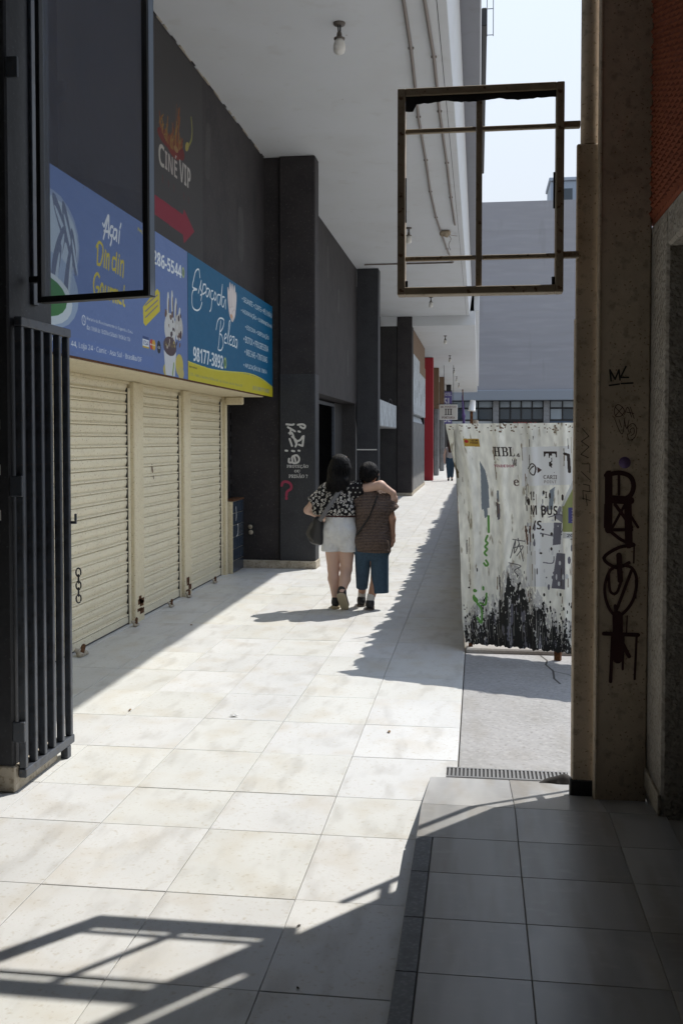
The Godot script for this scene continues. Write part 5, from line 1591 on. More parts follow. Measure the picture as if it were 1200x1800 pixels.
	# scribbled tag and green brush marks
	for s in [[0.50, 0.72, 0.54, 0.86, 0.53, 0.76, 0.57, 0.84], [0.52, 0.80, 0.60, 0.82, 0.55, 0.74], [0.49, 0.68, 0.58, 0.66, 0.53, 0.62, 0.56, 0.58], [0.56, 0.88, 0.60, 0.70], [0.52, 0.87, 0.61, 0.86]]:
		c_stroke(s, 0.007, lin(0.08, 0.075, 0.075))
	var green := lin(0.10, 0.28, 0.05)
	for s in [[0.325, 0.89, 0.31, 0.85, 0.325, 0.83, 0.305, 0.80, 0.32, 0.78, 0.30, 0.75, 0.315, 0.73], [0.31, 0.69, 0.325, 0.66, 0.31, 0.645, 0.295, 0.665], [0.335, 1.05, 0.335, 0.92], [0.215, 0.40, 0.24, 0.34, 0.27, 0.28, 0.265, 0.18, 0.24, 0.22], [0.31, 0.42, 0.30, 0.33, 0.26, 0.34], [0.285, 0.47, 0.285, 0.45]]:
		c_stroke(s, 0.016, green)
	c_ell(0.225, 0.44, 0.016, 0.014, green)
	c_ell(0.225, 0.37, 0.018, 0.03, green, 0.6)
	# the green bill half torn away at the right
	c_poly([0.91, 0.95, 1.06, 0.95, 1.06, 1.32, 1.0, 1.38, 0.905, 1.16], lin(0.24, 0.27, 0.10))
	c_poly([0.90, 1.15, 1.0, 1.40, 1.03, 1.40, 0.92, 1.15], lin(0.5, 0.52, 0.5))
	c_poly([0.95, 1.02, 1.06, 1.02, 1.06, 1.14, 0.95, 1.14], lin(0.05, 0.05, 0.17))
	for i in 5:
		c_stroke([0.975, 1.03 + i * 0.022, 1.05, 1.03 + i * 0.022], 0.006, lin(0.4, 0.4, 0.45), false)
	c_poly([0.91, 0.90, 1.06, 0.90, 1.06, 0.945, 0.91, 0.945], lin(0.50, 0.51, 0.5))
	c_text("2020", false, true, 0.94, 1.03, 0.91, 0.935, lin(0.08, 0.08, 0.09))
	var sheet := c_done(0.55, 0.4)

	# the front sheet: corrugated, its left edge bent outwards at the top
	var dir := Vector2(0.945, 0.328)
	var h := thing("metal_hoarding", "white corrugated sheet hoarding with peeling bills and splashed tar", "hoarding", V(-0.093, 0, -8.17), -atan2(dir.y, dir.x))
	var nx := 150
	var ny := 40
	var pos := func(i: int, j: int) -> Vector3:
		var y := 0.075 + 1.775 * j / ny
		var u := w * i / nx
		var left := left_edge(y)
		var x := u + left * pow(1.0 - float(i) / nx, 4.0)
		var bend := pow(clampf(1.0 - u / 0.14, 0.0, 1.0), 2.0) * -0.05 * smoothstep(0.9, 1.8, y)
		var rag := 0.0
		if j == 0:
			rag = 0.007 * sin(i * 0.9) + 0.005 * sin(i * 2.3)
		return V(x, y + rag, rib(u) + bend + 0.004 * sin(u * 9.0 + y * 2.0) + 0.008 * smoothstep(0.555, 0.56, u))
	var st := SurfaceTool.new()
	st.begin(Mesh.PRIMITIVE_TRIANGLES)
	st.set_smooth_group(0)
	for j in ny:
		for i in nx:
			for q in [[0, 0], [1, 1], [1, 0], [0, 0], [0, 1], [1, 1]]:
				st.set_uv(Vector2(float(i + q[0]) / nx, 1.0 - float(j + q[1]) / ny))
				st.add_vertex(pos.call(i + q[0], j + q[1]))
	st.generate_normals()
	put(h, "sheet", st.commit(), sheet)
	# its unpainted back, one sheet thickness behind, and the raw edge
	st = SurfaceTool.new()
	st.begin(Mesh.PRIMITIVE_TRIANGLES)
	st.set_smooth_group(0)
	for j in ny:
		for i in nx:
			for q in [[0, 0], [1, 0], [1, 1], [0, 0], [1, 1], [0, 1]]:
				st.add_vertex(pos.call(i + q[0], j + q[1]) - V(0, 0, 0.003))
	st.generate_normals()
	put(h, "back", st.commit(), M.rust)
	for x in [0.715, 1.9]:
		slab(h, "stake", M.rust, V(x, -0.02, -0.075), V(x + 0.05, 1.75, -0.030), 0.003)
	slab(h, "rail", M.rust, V(0.1, 1.5, -0.028), V(2.0, 1.55, -0.006), 0.003)
	slab(h, "rail", M.rust, V(0.1, 0.3, -0.028), V(2.0, 0.35, -0.006), 0.003)
	put(h, "wire_twist", tube(curved([V(0.93, 1.84, 0.0), V(0.96, 1.89, 0.01), V(1.0, 1.86, -0.01), V(0.97, 1.82, 0.02), V(1.02, 1.88, 0.01), V(1.05, 1.84, 0.0), V(1.0, 1.80, 0.02), V(1.06, 1.90, 0.0)], 5), 0.007, 6), M.rust)

	# the side of the hoarding: sheets of uneven height that run along the walk
	var zz := -8.18
	var n := 0
	var side := grained(grain(256, lin(0.42, 0.41, 0.36), [[311, 0.02, 4, 0.4, 0.8, lin(0.32, 0.31, 0.27), 0.8, 1, 4], [312, 0.06, 3, 0.62, 0.72, lin(0.16, 0.10, 0.06), 0.8]]), 1.2, 0.6, 0.4)
	var lean := -0.05
	while zz > -44.0:
		var l := rng.randf_range(0.9, 1.15)
		var hh := rng.randf_range(1.62, 1.84) if n > 0 else 1.80
		n += 1
		var t := thing("hoarding_panel", "%s side panel of the sheet-metal hoarding, counted from the front sheet" % ordinal(n), "hoarding", V(-0.11 + 0.008 * (n % 2), 0, zz), PI / 2, "side panels of the hoarding")
		st = SurfaceTool.new()
		st.begin(Mesh.PRIMITIVE_TRIANGLES)
		st.set_smooth_group(0)
		var m := 24
		var edge := []
		var low := []
		for i in m + 1:
			edge.append(hh + rng.randf_range(-0.03, 0.03) + (rng.randf_range(-0.17, -0.05) if (i / 3) % 3 == 1 else 0.0))
			low.append(rng.randf_range(0.0, 0.012))
		for back in [0.0, -0.003]:
			for i in m:
				var a := V(l * i / m, low[i], rib(l * i / m) + back)
				var b2 := V(l * (i + 1) / m, low[i + 1], rib(l * (i + 1) / m) + back)
				var c2 := V(l * (i + 1) / m, edge[i + 1], rib(l * (i + 1) / m) + back + lean * 1.8)
				var d2 := V(l * i / m, edge[i], rib(l * i / m) + back + lean * 1.8)
				quad(st, Transform3D(), [a, b2, c2, d2], back < 0)
		st.generate_normals()
		put(t, "sheet", st.commit(), side)
		slab(t, "stake", M.rust, V(0.04, 0.0, 0.03), V(0.08, hh - 0.16, 0.065), 0.003)
		zz -= l - 0.04

	var p := thing("wooden_stake", "brown wooden stake rising behind the hoarding with a cup on top", "stake", V(-0.064, 0, -9.5))
	slab(p, "shaft", M.rust, V(-0.014, 0.0, -0.014), V(0.014, 2.02, 0.014), 0.003)
	var cup := thing("plastic_cup", "white plastic cup upside down on the brown stake", "cup", V(-0.064, 1.985, -9.5))
	put(cup, "cup", lathe([[0.024, 0.105], [0.0, 0.107], [0.024, 0.105], [0.034, 0.0], [0.037, 0.0], [0.036, 0.012]], 16), M.white, Vector3.ZERO, Vector3(0, 0, -0.12))
	cup = thing("plastic_cup", "white plastic cup end standing low behind the hoarding edge", "cup", V(-0.025, 1.80, -9.3))
	put(cup, "cup", lathe([[0.022, 0.10], [0.0, 0.102], [0.022, 0.10], [0.030, 0.0]], 16), M.skirting)
	slab(cup, "stick", M.rust, V(-0.008, -1.8, -0.008), V(0.008, 0.09, 0.008), 0.002)
	var fl := thing("violet_flag", "small furled violet flag leaning beside the brown stake", "flag", V(-0.09, 0, -9.7), 0.0)
	put(fl, "staff", tube([V(0, 0, 0), V(-0.06, 2.2, 0)], 0.006, 6), M.rust)
	put(fl, "cloth", flesh([[V(-0.045, 1.72, 0), 0.010, V(-0.05, 1.95, 0.0), 0.014], [V(-0.05, 1.95, 0), 0.013, V(-0.064, 2.14, 0), 0.006]], 0.006, 0.02), mat(lin(0.08, 0.05, 0.16), 0.8))

func ordinal(n: int) -> String:
	var names := ["first", "second", "third", "fourth", "fifth", "sixth", "seventh", "eighth", "ninth", "tenth", "eleventh", "twelfth", "thirteenth", "fourteenth", "fifteenth", "sixteenth", "seventeenth", "eighteenth", "nineteenth", "twentieth"]
	if n <= 20:
		return names[n - 1]
	return "twenty-" + names[n - 21] if n < 30 else "thirty-" + names[n - 31] if n > 30 else "thirtieth"

# ---------------------------------------------------------------- lamps and conduits on the ceiling

func ceiling_fittings() -> void:
	var spots := [[-1.252, -9.09, 5.46], [-1.232, -17.9, 5.46], [-1.245, -26.6, 5.46], [-1.10, -33.7, 5.17], [-1.17, -41.6, 5.17], [-1.18, -48.9, 5.17], [-1.19, -55.5, 5.17], [-1.19, -62.0, 5.17]]
	var say := ["bare frosted bulb nearest the viewer on the white ceiling", "bare ceiling bulb half hidden by the rusty sign frame", "bare ceiling bulb seen just under the rusty sign frame", "first small bulb beyond the step in the ceiling", "second small bulb beyond the step in the ceiling", "third small bulb beyond the step in the ceiling", "fourth small bulb beyond the step in the ceiling", "farthest small bulb on the ceiling"]
	for i in spots.size():
		var q: Array = spots[i]
		var t := thing("ceiling_bulb", say[i], "lamp", V(q[0], q[2], q[1]), 0.0, "bare bulbs along the ceiling")
		put(t, "base_plate", lathe([[0.0, -0.022], [0.05, -0.020], [0.056, -0.004], [0.054, 0.0]], 16), M.porcelain)
		put(t, "stem", tube([V(0.008, -0.02, 0), V(0.008, -0.085, 0)], 0.008, 8), M.black_iron)
		put(t, "stem", tube([V(-0.012, -0.02, 0), V(-0.008, -0.085, 0)], 0.006, 8), M.black_iron)
		put(t, "socket", lathe([[0.012, -0.075], [0.022, -0.09], [0.026, -0.125], [0.05, -0.135], [0.05, -0.145], [0.0, -0.147]], 14), M.porcelain)
		put(t, "bulb", lathe([[0.030, -0.146], [0.046, -0.17], [0.055, -0.205], [0.055, -0.235], [0.047, -0.262], [0.028, -0.276], [0.0, -0.28]], 16), M.globe)
	for k in 2:
		var flat: Array = MARKS.pipes[k]
		var pts := []
		for i in range(0, flat.size(), 2):
			pts.append(V(flat[i], 5.438, flat[i + 1]))
		pts.push_front(V(pts[0].x - 0.02 * k, 5.438, -5.2))
		var t := thing("ceiling_conduit", ["long surface conduit bending left across the white ceiling", "shorter surface conduit nearer the roof edge, ending at a clip"][k], "conduit")
		put(t, "pipe", tube(pts if k == 1 else pts.slice(0, 7) + pts.slice(7), 0.016, 8), M.conduit)
		for i in range(1, pts.size() - 1):
			var o := put(t, "clip", cbox(V(0.055, 0.02, 0.025), 0.004), M.conduit, pts[i] + V(0, 0.008, 0))
			o.rotation.y = rng.randf_range(-0.1, 0.1)
	var j := thing("junction_box", "corroded junction box with dangling wires on the ceiling", "junction box", V(-0.60, 5.40, -18.2))
	put(j, "box", flesh([[V(-0.05, 0, 0), 0.055, V(0.05, 0.01, 0), 0.05], [V(0, -0.03, 0.03), 0.035, V(0.03, -0.05, 0.02), 0.03]], 0.014, 0.02), M.frame_paint)
	put(j, "wire", tube(curved([V(0.05, -0.02, 0), V(0.1, -0.1, 0.02), V(0.06, -0.2, 0), V(0.09, -0.3, 0.02)], 5), 0.007, 6), M.conduit)
	put(j, "wire", tube(curved([V(-0.04, 0.0, 0), V(0.14, -0.02, -0.1), V(0.2, 0.03, -0.4)], 5), 0.007, 6), M.conduit)
	# iron ladder up the outer wall
	var l := thing("wall_ladder", "thin iron ladder against the sky at the top of the roof edge", "ladder", V(0.02, 0, -11.6))
	for x in [0.05, 0.12]:
		slab(l, "rail", M.iron, V(x, 6.25, 0), V(x + 0.008, 15.0, 0.008), 0.001)
	for k in 30:
		slab(l, "rung", M.iron, V(0.0585, 6.26 + k * 0.29, 0.001), V(0.1195, 6.268 + k * 0.29, 0.007), 0.001)
	for k in 6:
		slab(l, "stay", M.iron, V(-0.006, 6.4 + k * 1.3, 0.001), V(0.0495, 6.41 + k * 1.3, 0.007), 0.001)

# ---------------------------------------------------------------- people

func dots(size: int, ground: Color, spot: Color, mode: int) -> ImageTexture:
	var im := Image.create(size, size, false, Image.FORMAT_RGB8)
	im.fill(ground)
	var r := RandomNumberGenerator.new()
	r.seed = 5
	if mode == 0:
		# leopard print: broken pale rings and blots on black
		var taken := []
		for i in 2000:
			var p := Vector2(r.randf(), r.randf()) * size
			var ok := true
			for q in taken:
				var d: Vector2 = (q - p).abs()
				d = d.min(Vector2(size, size) - d)
				if d.length() < size * 0.078:
					ok = false
					break
			if not ok:
				continue
			taken.append(p)
			var rr := size * r.randf_range(0.026, 0.036)
			var hollow := r.randf() < 0.6
			var a0 := r.randf() * TAU
			for y in range(-int(rr * 1.6), int(rr * 1.6) + 1):
				for x in range(-int(rr * 1.6), int(rr * 1.6) + 1):
					var v := Vector2(x, y * 0.8)
					var lim := rr * (1.0 + 0.22 * sin(atan2(v.y, v.x) * 3.0 + a0))
					if v.length() > lim:
						continue
					if hollow and v.length() < lim * 0.42:
						continue
					im.set_pixel(posmod(int(p.x) + x, size), posmod(int(p.y) + y, size), spot)
	else:
		for k in 9:
			var p := Vector2(k % 3 + (0.5 if (k / 3) % 2 else 0.0), k / 3 + 0.5) * size / 3.0
			var rr := size * 0.055
			for y in range(-int(rr), int(rr) + 1):
				for x in range(-int(rr), int(rr) + 1):
					if Vector2(x, y).length() < rr:
						im.set_pixel(posmod(int(p.x) + x, size), posmod(int(p.y) + y, size), spot)
	return ImageTexture.create_from_image(im)

func hand(at: Vector3, along: Vector3, palm: Vector3, side: float) -> Array:
	# five fingers from a palm; along: towards the finger tips, palm: the way the palm faces, side: which way the thumb lies
	along = along.normalized()
	var across := along.cross(palm).normalized() * side
	var out := [[at, 0.026, at + along * 0.055, 0.030, 1.0]]
	var lens := [0.072, 0.080, 0.075, 0.058]
	for k in 4:
		var root := at + along * 0.06 + across * (0.024 - 0.017 * k)
		var mid: Vector3 = root + along * lens[k] * 0.55 + palm * 0.008
		out.append([root, 0.0095, mid, 0.009])
		out.append([mid, 0.009, mid + along * lens[k] * 0.40 + palm * 0.022, 0.0075])
	var th := at + along * 0.02 + across * 0.026
	out.append([th, 0.011, th + along * 0.03 + across * 0.022 + palm * 0.008, 0.0105])
	out.append([th + along * 0.03 + across * 0.022 + palm * 0.008, 0.0105, th + along * 0.06 + across * 0.020 + palm * 0.016, 0.0085])
	return out

func people() -> void:
	var skin := mat(lin(0.60, 0.40, 0.31), 0.55)
	var skin2 := mat(lin(0.40, 0.225, 0.15), 0.55)
	var hair := bumped(grained(grain(256, lin(0.006, 0.0055, 0.006), [[405, 0.06, 3, 0.55, 0.9, lin(0.016, 0.014, 0.014), 0.8, 1, 8]]), 0.16, 0.55, 0.3, false), relief(256, 406, 0.06, 3, 1, 8), 1.0)
	var shoe := mat(lin(0.018, 0.018, 0.020), 0.6)
	var sole := mat(lin(0.44, 0.37, 0.25), 0.8)
	var folds := relief(256, 407, 0.016, 3)
	var denim := grained(grain(256, lin(0.052, 0.088, 0.130), [[401, 0.03, 3, 0.4, 0.8, lin(0.042, 0.072, 0.106), 0.8], [402, 0.12, 2, 0.55, 0.8, lin(0.07, 0.125, 0.18), 0.5]]), 0.4, 0.9, 0.3, false)
	var cloth := bumped(grained(grain(256, lin(0.70, 0.705, 0.70), [[403, 0.02, 3, 0.5, 0.9, lin(0.62, 0.625, 0.63), 0.7]]), 0.4, 0.9, 0.3, false), relief(256, 404, 0.02, 3), 1.2)
	var leopard := bumped(grained(dots(512, lin(0.012, 0.011, 0.012), lin(0.52, 0.50, 0.46), 0), 0.42, 0.8, 0.3, false), folds, 2.0)
	var dotted := grained(dots(128, lin(0.012, 0.011, 0.013), lin(0.5, 0.5, 0.48), 1), 0.14, 0.8, 0.3, false)
	var stripe_im := Image.create(8, 240, false, Image.FORMAT_RGB8)
	for y in 240:
		var band := y % 24
		stripe_im.fill_rect(Rect2i(0, y, 8, 1), lin(0.070, 0.054, 0.048) if band < 9 else lin(0.19, 0.14, 0.115) if band < 20 else lin(0.12, 0.085, 0.07))
	var striped := bumped(grained(ImageTexture.create_from_image(stripe_im), 0.15, 0.85, 0.3, false), folds, 2.0)

	# the woman on the left, seen from behind, her right arm round her companion
	var w := thing("person", "person in leopard print blouse and white shorts, arm round the companion's shoulders", "person", V(-1.385, 0, -10.15), 0.0, "two people walking away arm in arm")
	var B := [
		[V(-0.075, 0.80, 0), 0.115, V(0.075, 0.80, 0), 0.115, 0.85], [V(0, 0.84, 0), 0.115, V(0, 1.12, 0), 0.125, 0.75],
		[V(-0.14, 1.20, 0), 0.06, V(0.14, 1.215, 0), 0.06], [V(0, 1.22, 0), 0.05, V(0, 1.35, -0.01), 0.048],
		[V(0, 1.41, -0.015), 0.072, V(0, 1.49, -0.005), 0.084], [V(0, 1.385, -0.06), 0.035, V(0, 1.42, -0.075), 0.042],
		[V(0, 1.455, -0.095), 0.010, V(0, 1.425, -0.118), 0.014], [V(-0.02, 1.385, -0.098), 0.008, V(0.02, 1.385, -0.098), 0.008],
		[V(-0.082, 1.44, 0), 0.014, V(-0.084, 1.42, 0), 0.01], [V(0.082, 1.44, 0), 0.014, V(0.084, 1.42, 0), 0.01],
		[V(-0.18, 1.20, 0), 0.056, V(-0.335, 1.00, 0.01), 0.040], [V(-0.335, 1.00, 0.01), 0.040, V(-0.22, 0.925, -0.10), 0.028],
		[V(0.18, 1.215, 0.01), 0.056, V(0.42, 1.265, 0.10), 0.044], [V(0.42, 1.265, 0.10), 0.044, V(0.535, 1.185, 0.035), 0.029],
		[V(-0.092, 0.78, 0), 0.095, V(-0.078, 0.40, -0.03), 0.060], [V(-0.078, 0.40, -0.03), 0.058, V(-0.072, 0.30, 0.005), 0.056], [V(-0.072, 0.30, 0.005), 0.056, V(-0.045, 0.09, 0.02), 0.036],
		[V(0.072, 0.78, 0), 0.095, V(0.058, 0.40, 0.0), 0.060], [V(0.058, 0.40, 0.0), 0.058, V(0.055, 0.31, 0.075), 0.056], [V(0.055, 0.31, 0.075), 0.056, V(0.038, 0.19, 0.185), 0.036],
		[V(-0.045, 0.09, 0.02), 0.036, V(-0.05, 0.05, -0.12), 0.03], [V(0.038, 0.19, 0.185), 0.036, V(0.055, 0.05, 0.10), 0.03],
	]
	B += hand(V(-0.215, 0.92, -0.11), V(0.6, -0.1, -0.8), V(0, -0.3, 0.4).normalized(), 1.0)
	B += hand(V(0.537, 1.18, 0.03), V(0.25, -0.85, -0.35), V(-0.6, -0.2, -0.5).normalized(), -1.0)
	put(w, "body", flesh(B, 0.0095, 0.022), skin)
	for s in [-1.0, 1.0]:
		put(w, "eye", flesh([[V(0.030 * s, 1.452, -0.083), 0.011, V(0.030 * s, 1.4521, -0.083), 0.011]], 0.004, 0.004), mat(lin(0.3, 0.28, 0.26), 0.2))
	put(w, "hair", flesh([
		[V(0, 1.47, 0.012), 0.104, V(-0.005, 1.485, 0.03), 0.094], [V(-0.012, 1.44, 0.055), 0.094, V(-0.025, 1.28, 0.085), 0.085, 0.75],
		[V(-0.085, 1.42, 0.03), 0.045, V(-0.105, 1.26, 0.06), 0.035], [V(0.07, 1.42, 0.03), 0.05, V(0.065, 1.29, 0.07), 0.04], [V(-0.03, 1.28, 0.085), 0.075, V(-0.045, 1.19, 0.105), 0.045, 0.6], [V(0.04, 1.30, 0.09), 0.045, V(0.055, 1.215, 0.105), 0.022],
		[V(-0.10, 1.28, 0.07), 0.035, V(-0.115, 1.205, 0.085), 0.018], [V(-0.01, 1.22, 0.115), 0.03, V(-0.005, 1.165, 0.12), 0.012],
	], 0.0095, 0.03, [[V(0, 1.45, -0.055), V(0, 0.35, -0.94)]]), hair)
	var locks := SurfaceTool.new()
	locks.begin(Mesh.PRIMITIVE_TRIANGLES)
	for i in 46:
		var a := rng.randf_range(-1.25, 1.15)
		var end := rng.randf_range(1.17, 1.27)
		add_tube(locks, curved([V(sin(a) * 0.05, 1.565, 0.03), V(sin(a) * 0.105, 1.46, 0.025 + cos(a) * 0.105), V(-0.015 + sin(a) * 0.108, 1.33, 0.05 + cos(a) * 0.085), V(-0.02 + sin(a) * rng.randf_range(0.09, 0.14), end, 0.075 + cos(a) * 0.075)], 4), 0.0075, 5, 0.002)
	locks.generate_normals()
	put(w, "hair_locks", locks.commit(), hair)
	put(w, "blouse", flesh([
		[V(0, 0.97, 0.005), 0.172, V(0, 1.17, 0.005), 0.150, 0.78], [V(-0.14, 1.20, 0.005), 0.075, V(0.13, 1.215, 0.005), 0.075],
		[V(-0.13, 1.19, 0.005), 0.085, V(-0.275, 1.055, 0.01), 0.098, 0.85, true], [V(-0.10, 1.10, 0.01), 0.13, V(-0.20, 1.02, 0.01), 0.10, 0.8], [V(0, 1.19, 0.005), 0.07, V(0, 1.255, 0.0), 0.065],
		[V(-0.08, 1.0, 0.06), 0.10, V(0.06, 1.0, 0.07), 0.10, 0.8],
	], 0.0105, 0.04, [[V(0, 0.955, 0), V(0, -1, 0)]]), leopard)
	put(w, "sleeve", flesh([[V(0.11, 1.212, 0.01), 0.082, V(0.245, 1.242, 0.045), 0.078, 1.0, true], [V(0.17, 1.16, 0.02), 0.07, V(0.19, 1.06, 0.02), 0.05, 0.8]], 0.0105, 0.04), dotted)
	put(w, "waistband", flesh([[V(0, 0.945, 0.0), 0.164, V(0, 0.962, 0.0), 0.164, 0.82, true]], 0.0105, 0.01, [[V(0, 0.937, 0), V(0, -1, 0)], [V(0, 0.966, 0), V(0, 1, 0)]]), mat(lin(0.05, 0.012, 0.012), 0.7))
	put(w, "shorts", flesh([
		[V(0, 0.92, 0.0), 0.155, V(0, 0.80, 0.015), 0.172, 0.86], [V(-0.06, 0.80, 0.05), 0.105, V(0.055, 0.80, 0.05), 0.105],
		[V(-0.092, 0.80, 0.005), 0.108, V(-0.104, 0.575, 0.0), 0.096, 1.0, true], [V(0.076, 0.80, 0.005), 0.108, V(0.088, 0.575, 0.01), 0.096, 1.0, true],
	], 0.0095, 0.014, [[V(0, 0.945, 0), V(0, 1, 0)], [V(0, 0.582, 0), V(0, -1, 0)]]), cloth)
	put(w, "shoe", flesh([[V(-0.045, 0.06, 0.045), 0.044, V(-0.05, 0.055, -0.06), 0.046], [V(-0.05, 0.052, -0.06), 0.046, V(-0.056, 0.045, -0.15), 0.040], [V(-0.045, 0.09, 0.03), 0.042, V(-0.045, 0.115, 0.02), 0.042]], 0.0085, 0.02, [[V(0, 0.03, 0), V(0, -1, 0)], [V(0, 0.118, 0), V(0, 1, 0)]]), shoe)
	put(w, "sole", flesh([[V(-0.045, 0.02, 0.05), 0.046, V(-0.057, 0.02, -0.155), 0.043]], 0.008, 0.01, [[V(0, 0.0, 0), V(0, -1, 0)], [V(0, 0.031, 0), V(0, 1, 0)]]), sole)
	var hl := V(0.036, 0.155, 0.205)
	var toe := V(0.056, 0.030, 0.085)
	var off := V(0, -0.020, 0.026)
	put(w, "shoe", flesh([[hl - off, 0.044, toe - off * 0.8, 0.041], [V(0.038, 0.19, 0.18), 0.043, V(0.038, 0.215, 0.165), 0.042]], 0.0085, 0.02), shoe)
	put(w, "sole", flesh([[hl + off * 0.3, 0.047, toe + off * 0.2, 0.044]], 0.008, 0.01, [[hl + off * 0.5, off.normalized()], [hl + off * -0.35, -off.normalized()]]), sole)

	# her bag, on a strap across the back
	var bag := thing("shoulder_bag", "black shoulder bag on a grey strap at the leopard blouse wearer's hip", "bag", V(-1.385, 0, -10.15))
	put(bag, "pouch", flesh([[V(-0.225, 0.90, 0.08), 0.045, V(-0.262, 0.71, 0.05), 0.055, 0.9], [V(-0.20, 0.88, 0.08), 0.035, V(-0.205, 0.69, 0.06), 0.042, 0.9], [V(-0.29, 0.80, 0.06), 0.035, V(-0.30, 0.74, 0.05), 0.035, 0.8]], 0.0095, 0.03), mat(lin(0.014, 0.014, 0.015), 0.45))
	put(bag, "flap", flesh([[V(-0.275, 0.87, 0.09), 0.022, V(-0.325, 0.77, 0.07), 0.022, 0.6], [V(-0.315, 0.745, 0.075), 0.018, V(-0.27, 0.70, 0.09), 0.018, 0.7]], 0.009, 0.03), mat(lin(0.06, 0.055, 0.045), 0.6))
	var sp := curved([V(0.05, 1.262, 0.07), V(0.0, 1.20, 0.130), V(-0.055, 1.11, 0.152), V(-0.115, 1.02, 0.160), V(-0.165, 0.945, 0.145), V(-0.20, 0.90, 0.115)], 6)
	var st := SurfaceTool.new()
	st.begin(Mesh.PRIMITIVE_TRIANGLES)
	for i in sp.size() - 1:
		var u := V(0.02, -0.012, 0.004)
		var up := V(0, 0, 0.004)
		quad(st, Transform3D(), [sp[i] - u + up, sp[i + 1] - u + up, sp[i + 1] + u + up, sp[i] + u + up], false)
		quad(st, Transform3D(), [sp[i] - u, sp[i + 1] - u, sp[i + 1] + u, sp[i] + u], true)
		quad(st, Transform3D(), [sp[i] + u, sp[i + 1] + u, sp[i + 1] + u + up, sp[i] + u + up], true)
		quad(st, Transform3D(), [sp[i] - u, sp[i + 1] - u, sp[i + 1] - u + up, sp[i] - u + up], false)
	st.generate_normals()
	put(bag, "strap", st.commit(), mat(lin(0.15, 0.15, 0.155), 0.8))

	# the companion on the right
	var c := thing("person", "person in striped brown shirt and cropped blue trousers beside the leopard blouse", "person", V(-1.075, 0, -10.15), 0.0, "two people walking away arm in arm")
	B = [
		[V(-0.06, 0.64, 0), 0.11, V(0.075, 0.64, 0), 0.11, 0.85], [V(0.01, 0.68, 0), 0.115, V(0.01, 1.04, 0), 0.125, 0.75],
		[V(-0.12, 1.12, 0), 0.055, V(0.15, 1.11, 0), 0.055], [V(0, 1.12, 0), 0.05, V(-0.015, 1.27, -0.01), 0.047],
		[V(-0.018, 1.32, -0.015), 0.068, V(-0.02, 1.40, -0.005), 0.082], [V(-0.01, 1.30, -0.06), 0.034, V(-0.01, 1.335, -0.075), 0.042],
		[V(-0.008, 1.37, -0.095), 0.010, V(-0.008, 1.34, -0.118), 0.014],
		[V(-0.102, 1.375, 0.0), 0.018, V(-0.105, 1.345, 0.0), 0.012], [V(0.064, 1.375, 0.005), 0.020, V(0.068, 1.34, 0.005), 0.013],
		[V(0.16, 1.09, 0), 0.052, V(0.215, 0.92, 0.01), 0.038], [V(0.215, 0.92, 0.01), 0.037, V(0.218, 0.755, -0.03), 0.026],
		[V(-0.14, 1.09, -0.03), 0.05, V(-0.18, 0.92, -0.06), 0.038], [V(-0.18, 0.92, -0.06), 0.036, V(-0.10, 0.82, -0.20), 0.026],
		[V(-0.075, 0.62, 0), 0.09, V(-0.09, 0.33, -0.07), 0.058], [V(-0.09, 0.33, -0.07), 0.055, V(-0.11, 0.085, -0.155), 0.034],
		[V(0.075, 0.62, 0), 0.09, V(0.06, 0.33, 0.0), 0.058], [V(0.06, 0.33, 0.0), 0.055, V(0.0, 0.085, 0.06), 0.034],
		[V(-0.11, 0.085, -0.155), 0.034, V(-0.125, 0.045, -0.28), 0.03], [V(0.0, 0.085, 0.06), 0.034, V(-0.01, 0.045, -0.06), 0.03],
	]
	B += hand(V(0.218, 0.75, -0.03), V(0.0, -1, -0.12), V(-1, 0, 0), 1.0)
	B += hand(V(-0.10, 0.82, -0.205), V(0.6, -0.2, -0.6), V(0, -0.5, 0.5).normalized(), 1.0)
	put(c, "body", flesh(B, 0.0095, 0.022), skin2)
	for s in [-1.0, 1.0]:
		put(c, "eye", flesh([[V(-0.018 + 0.030 * s, 1.368, -0.083), 0.011, V(-0.018 + 0.030 * s, 1.3681, -0.083), 0.011]], 0.004, 0.004), mat(lin(0.3, 0.28, 0.26), 0.2))
	put(c, "hair", flesh([
		[V(-0.02, 1.405, 0.012), 0.096, V(-0.02, 1.395, 0.03), 0.092], [V(-0.055, 1.36, 0.05), 0.055, V(-0.02, 1.335, 0.065), 0.045], [V(0.01, 1.36, 0.055), 0.05, V(-0.03, 1.335, 0.065), 0.04],
		[V(-0.05, 1.365, 0.085), 0.026, V(0.02, 1.36, 0.085), 0.026], [V(-0.06, 1.43, 0.06), 0.03, V(-0.01, 1.45, 0.06), 0.03], [V(0.02, 1.44, 0.055), 0.03, V(0.045, 1.40, 0.05), 0.025],
	], 0.0085, 0.018, [[V(0, 1.42, -0.05), V(0, -0.35, -0.94)]]), hair)
	locks = SurfaceTool.new()
	locks.begin(Mesh.PRIMITIVE_TRIANGLES)
	for i in 40:
		var a := rng.randf_range(-1.4, 1.4)
		var y0 := rng.randf_range(1.335, 1.405)
		add_tube(locks, curved([V(-0.02 + sin(a) * 0.055, y0 + 0.045, 0.015 + cos(a) * 0.075), V(-0.02 + sin(a + 0.2) * 0.099, y0 + 0.01, 0.018 + cos(a + 0.2) * 0.100), V(-0.02 + sin(a) * 0.092, y0 - 0.035, 0.02 + cos(a) * 0.098)], 4), 0.009, 5, 0.004)
	locks.generate_normals()
	put(c, "hair_locks", locks.commit(), hair)
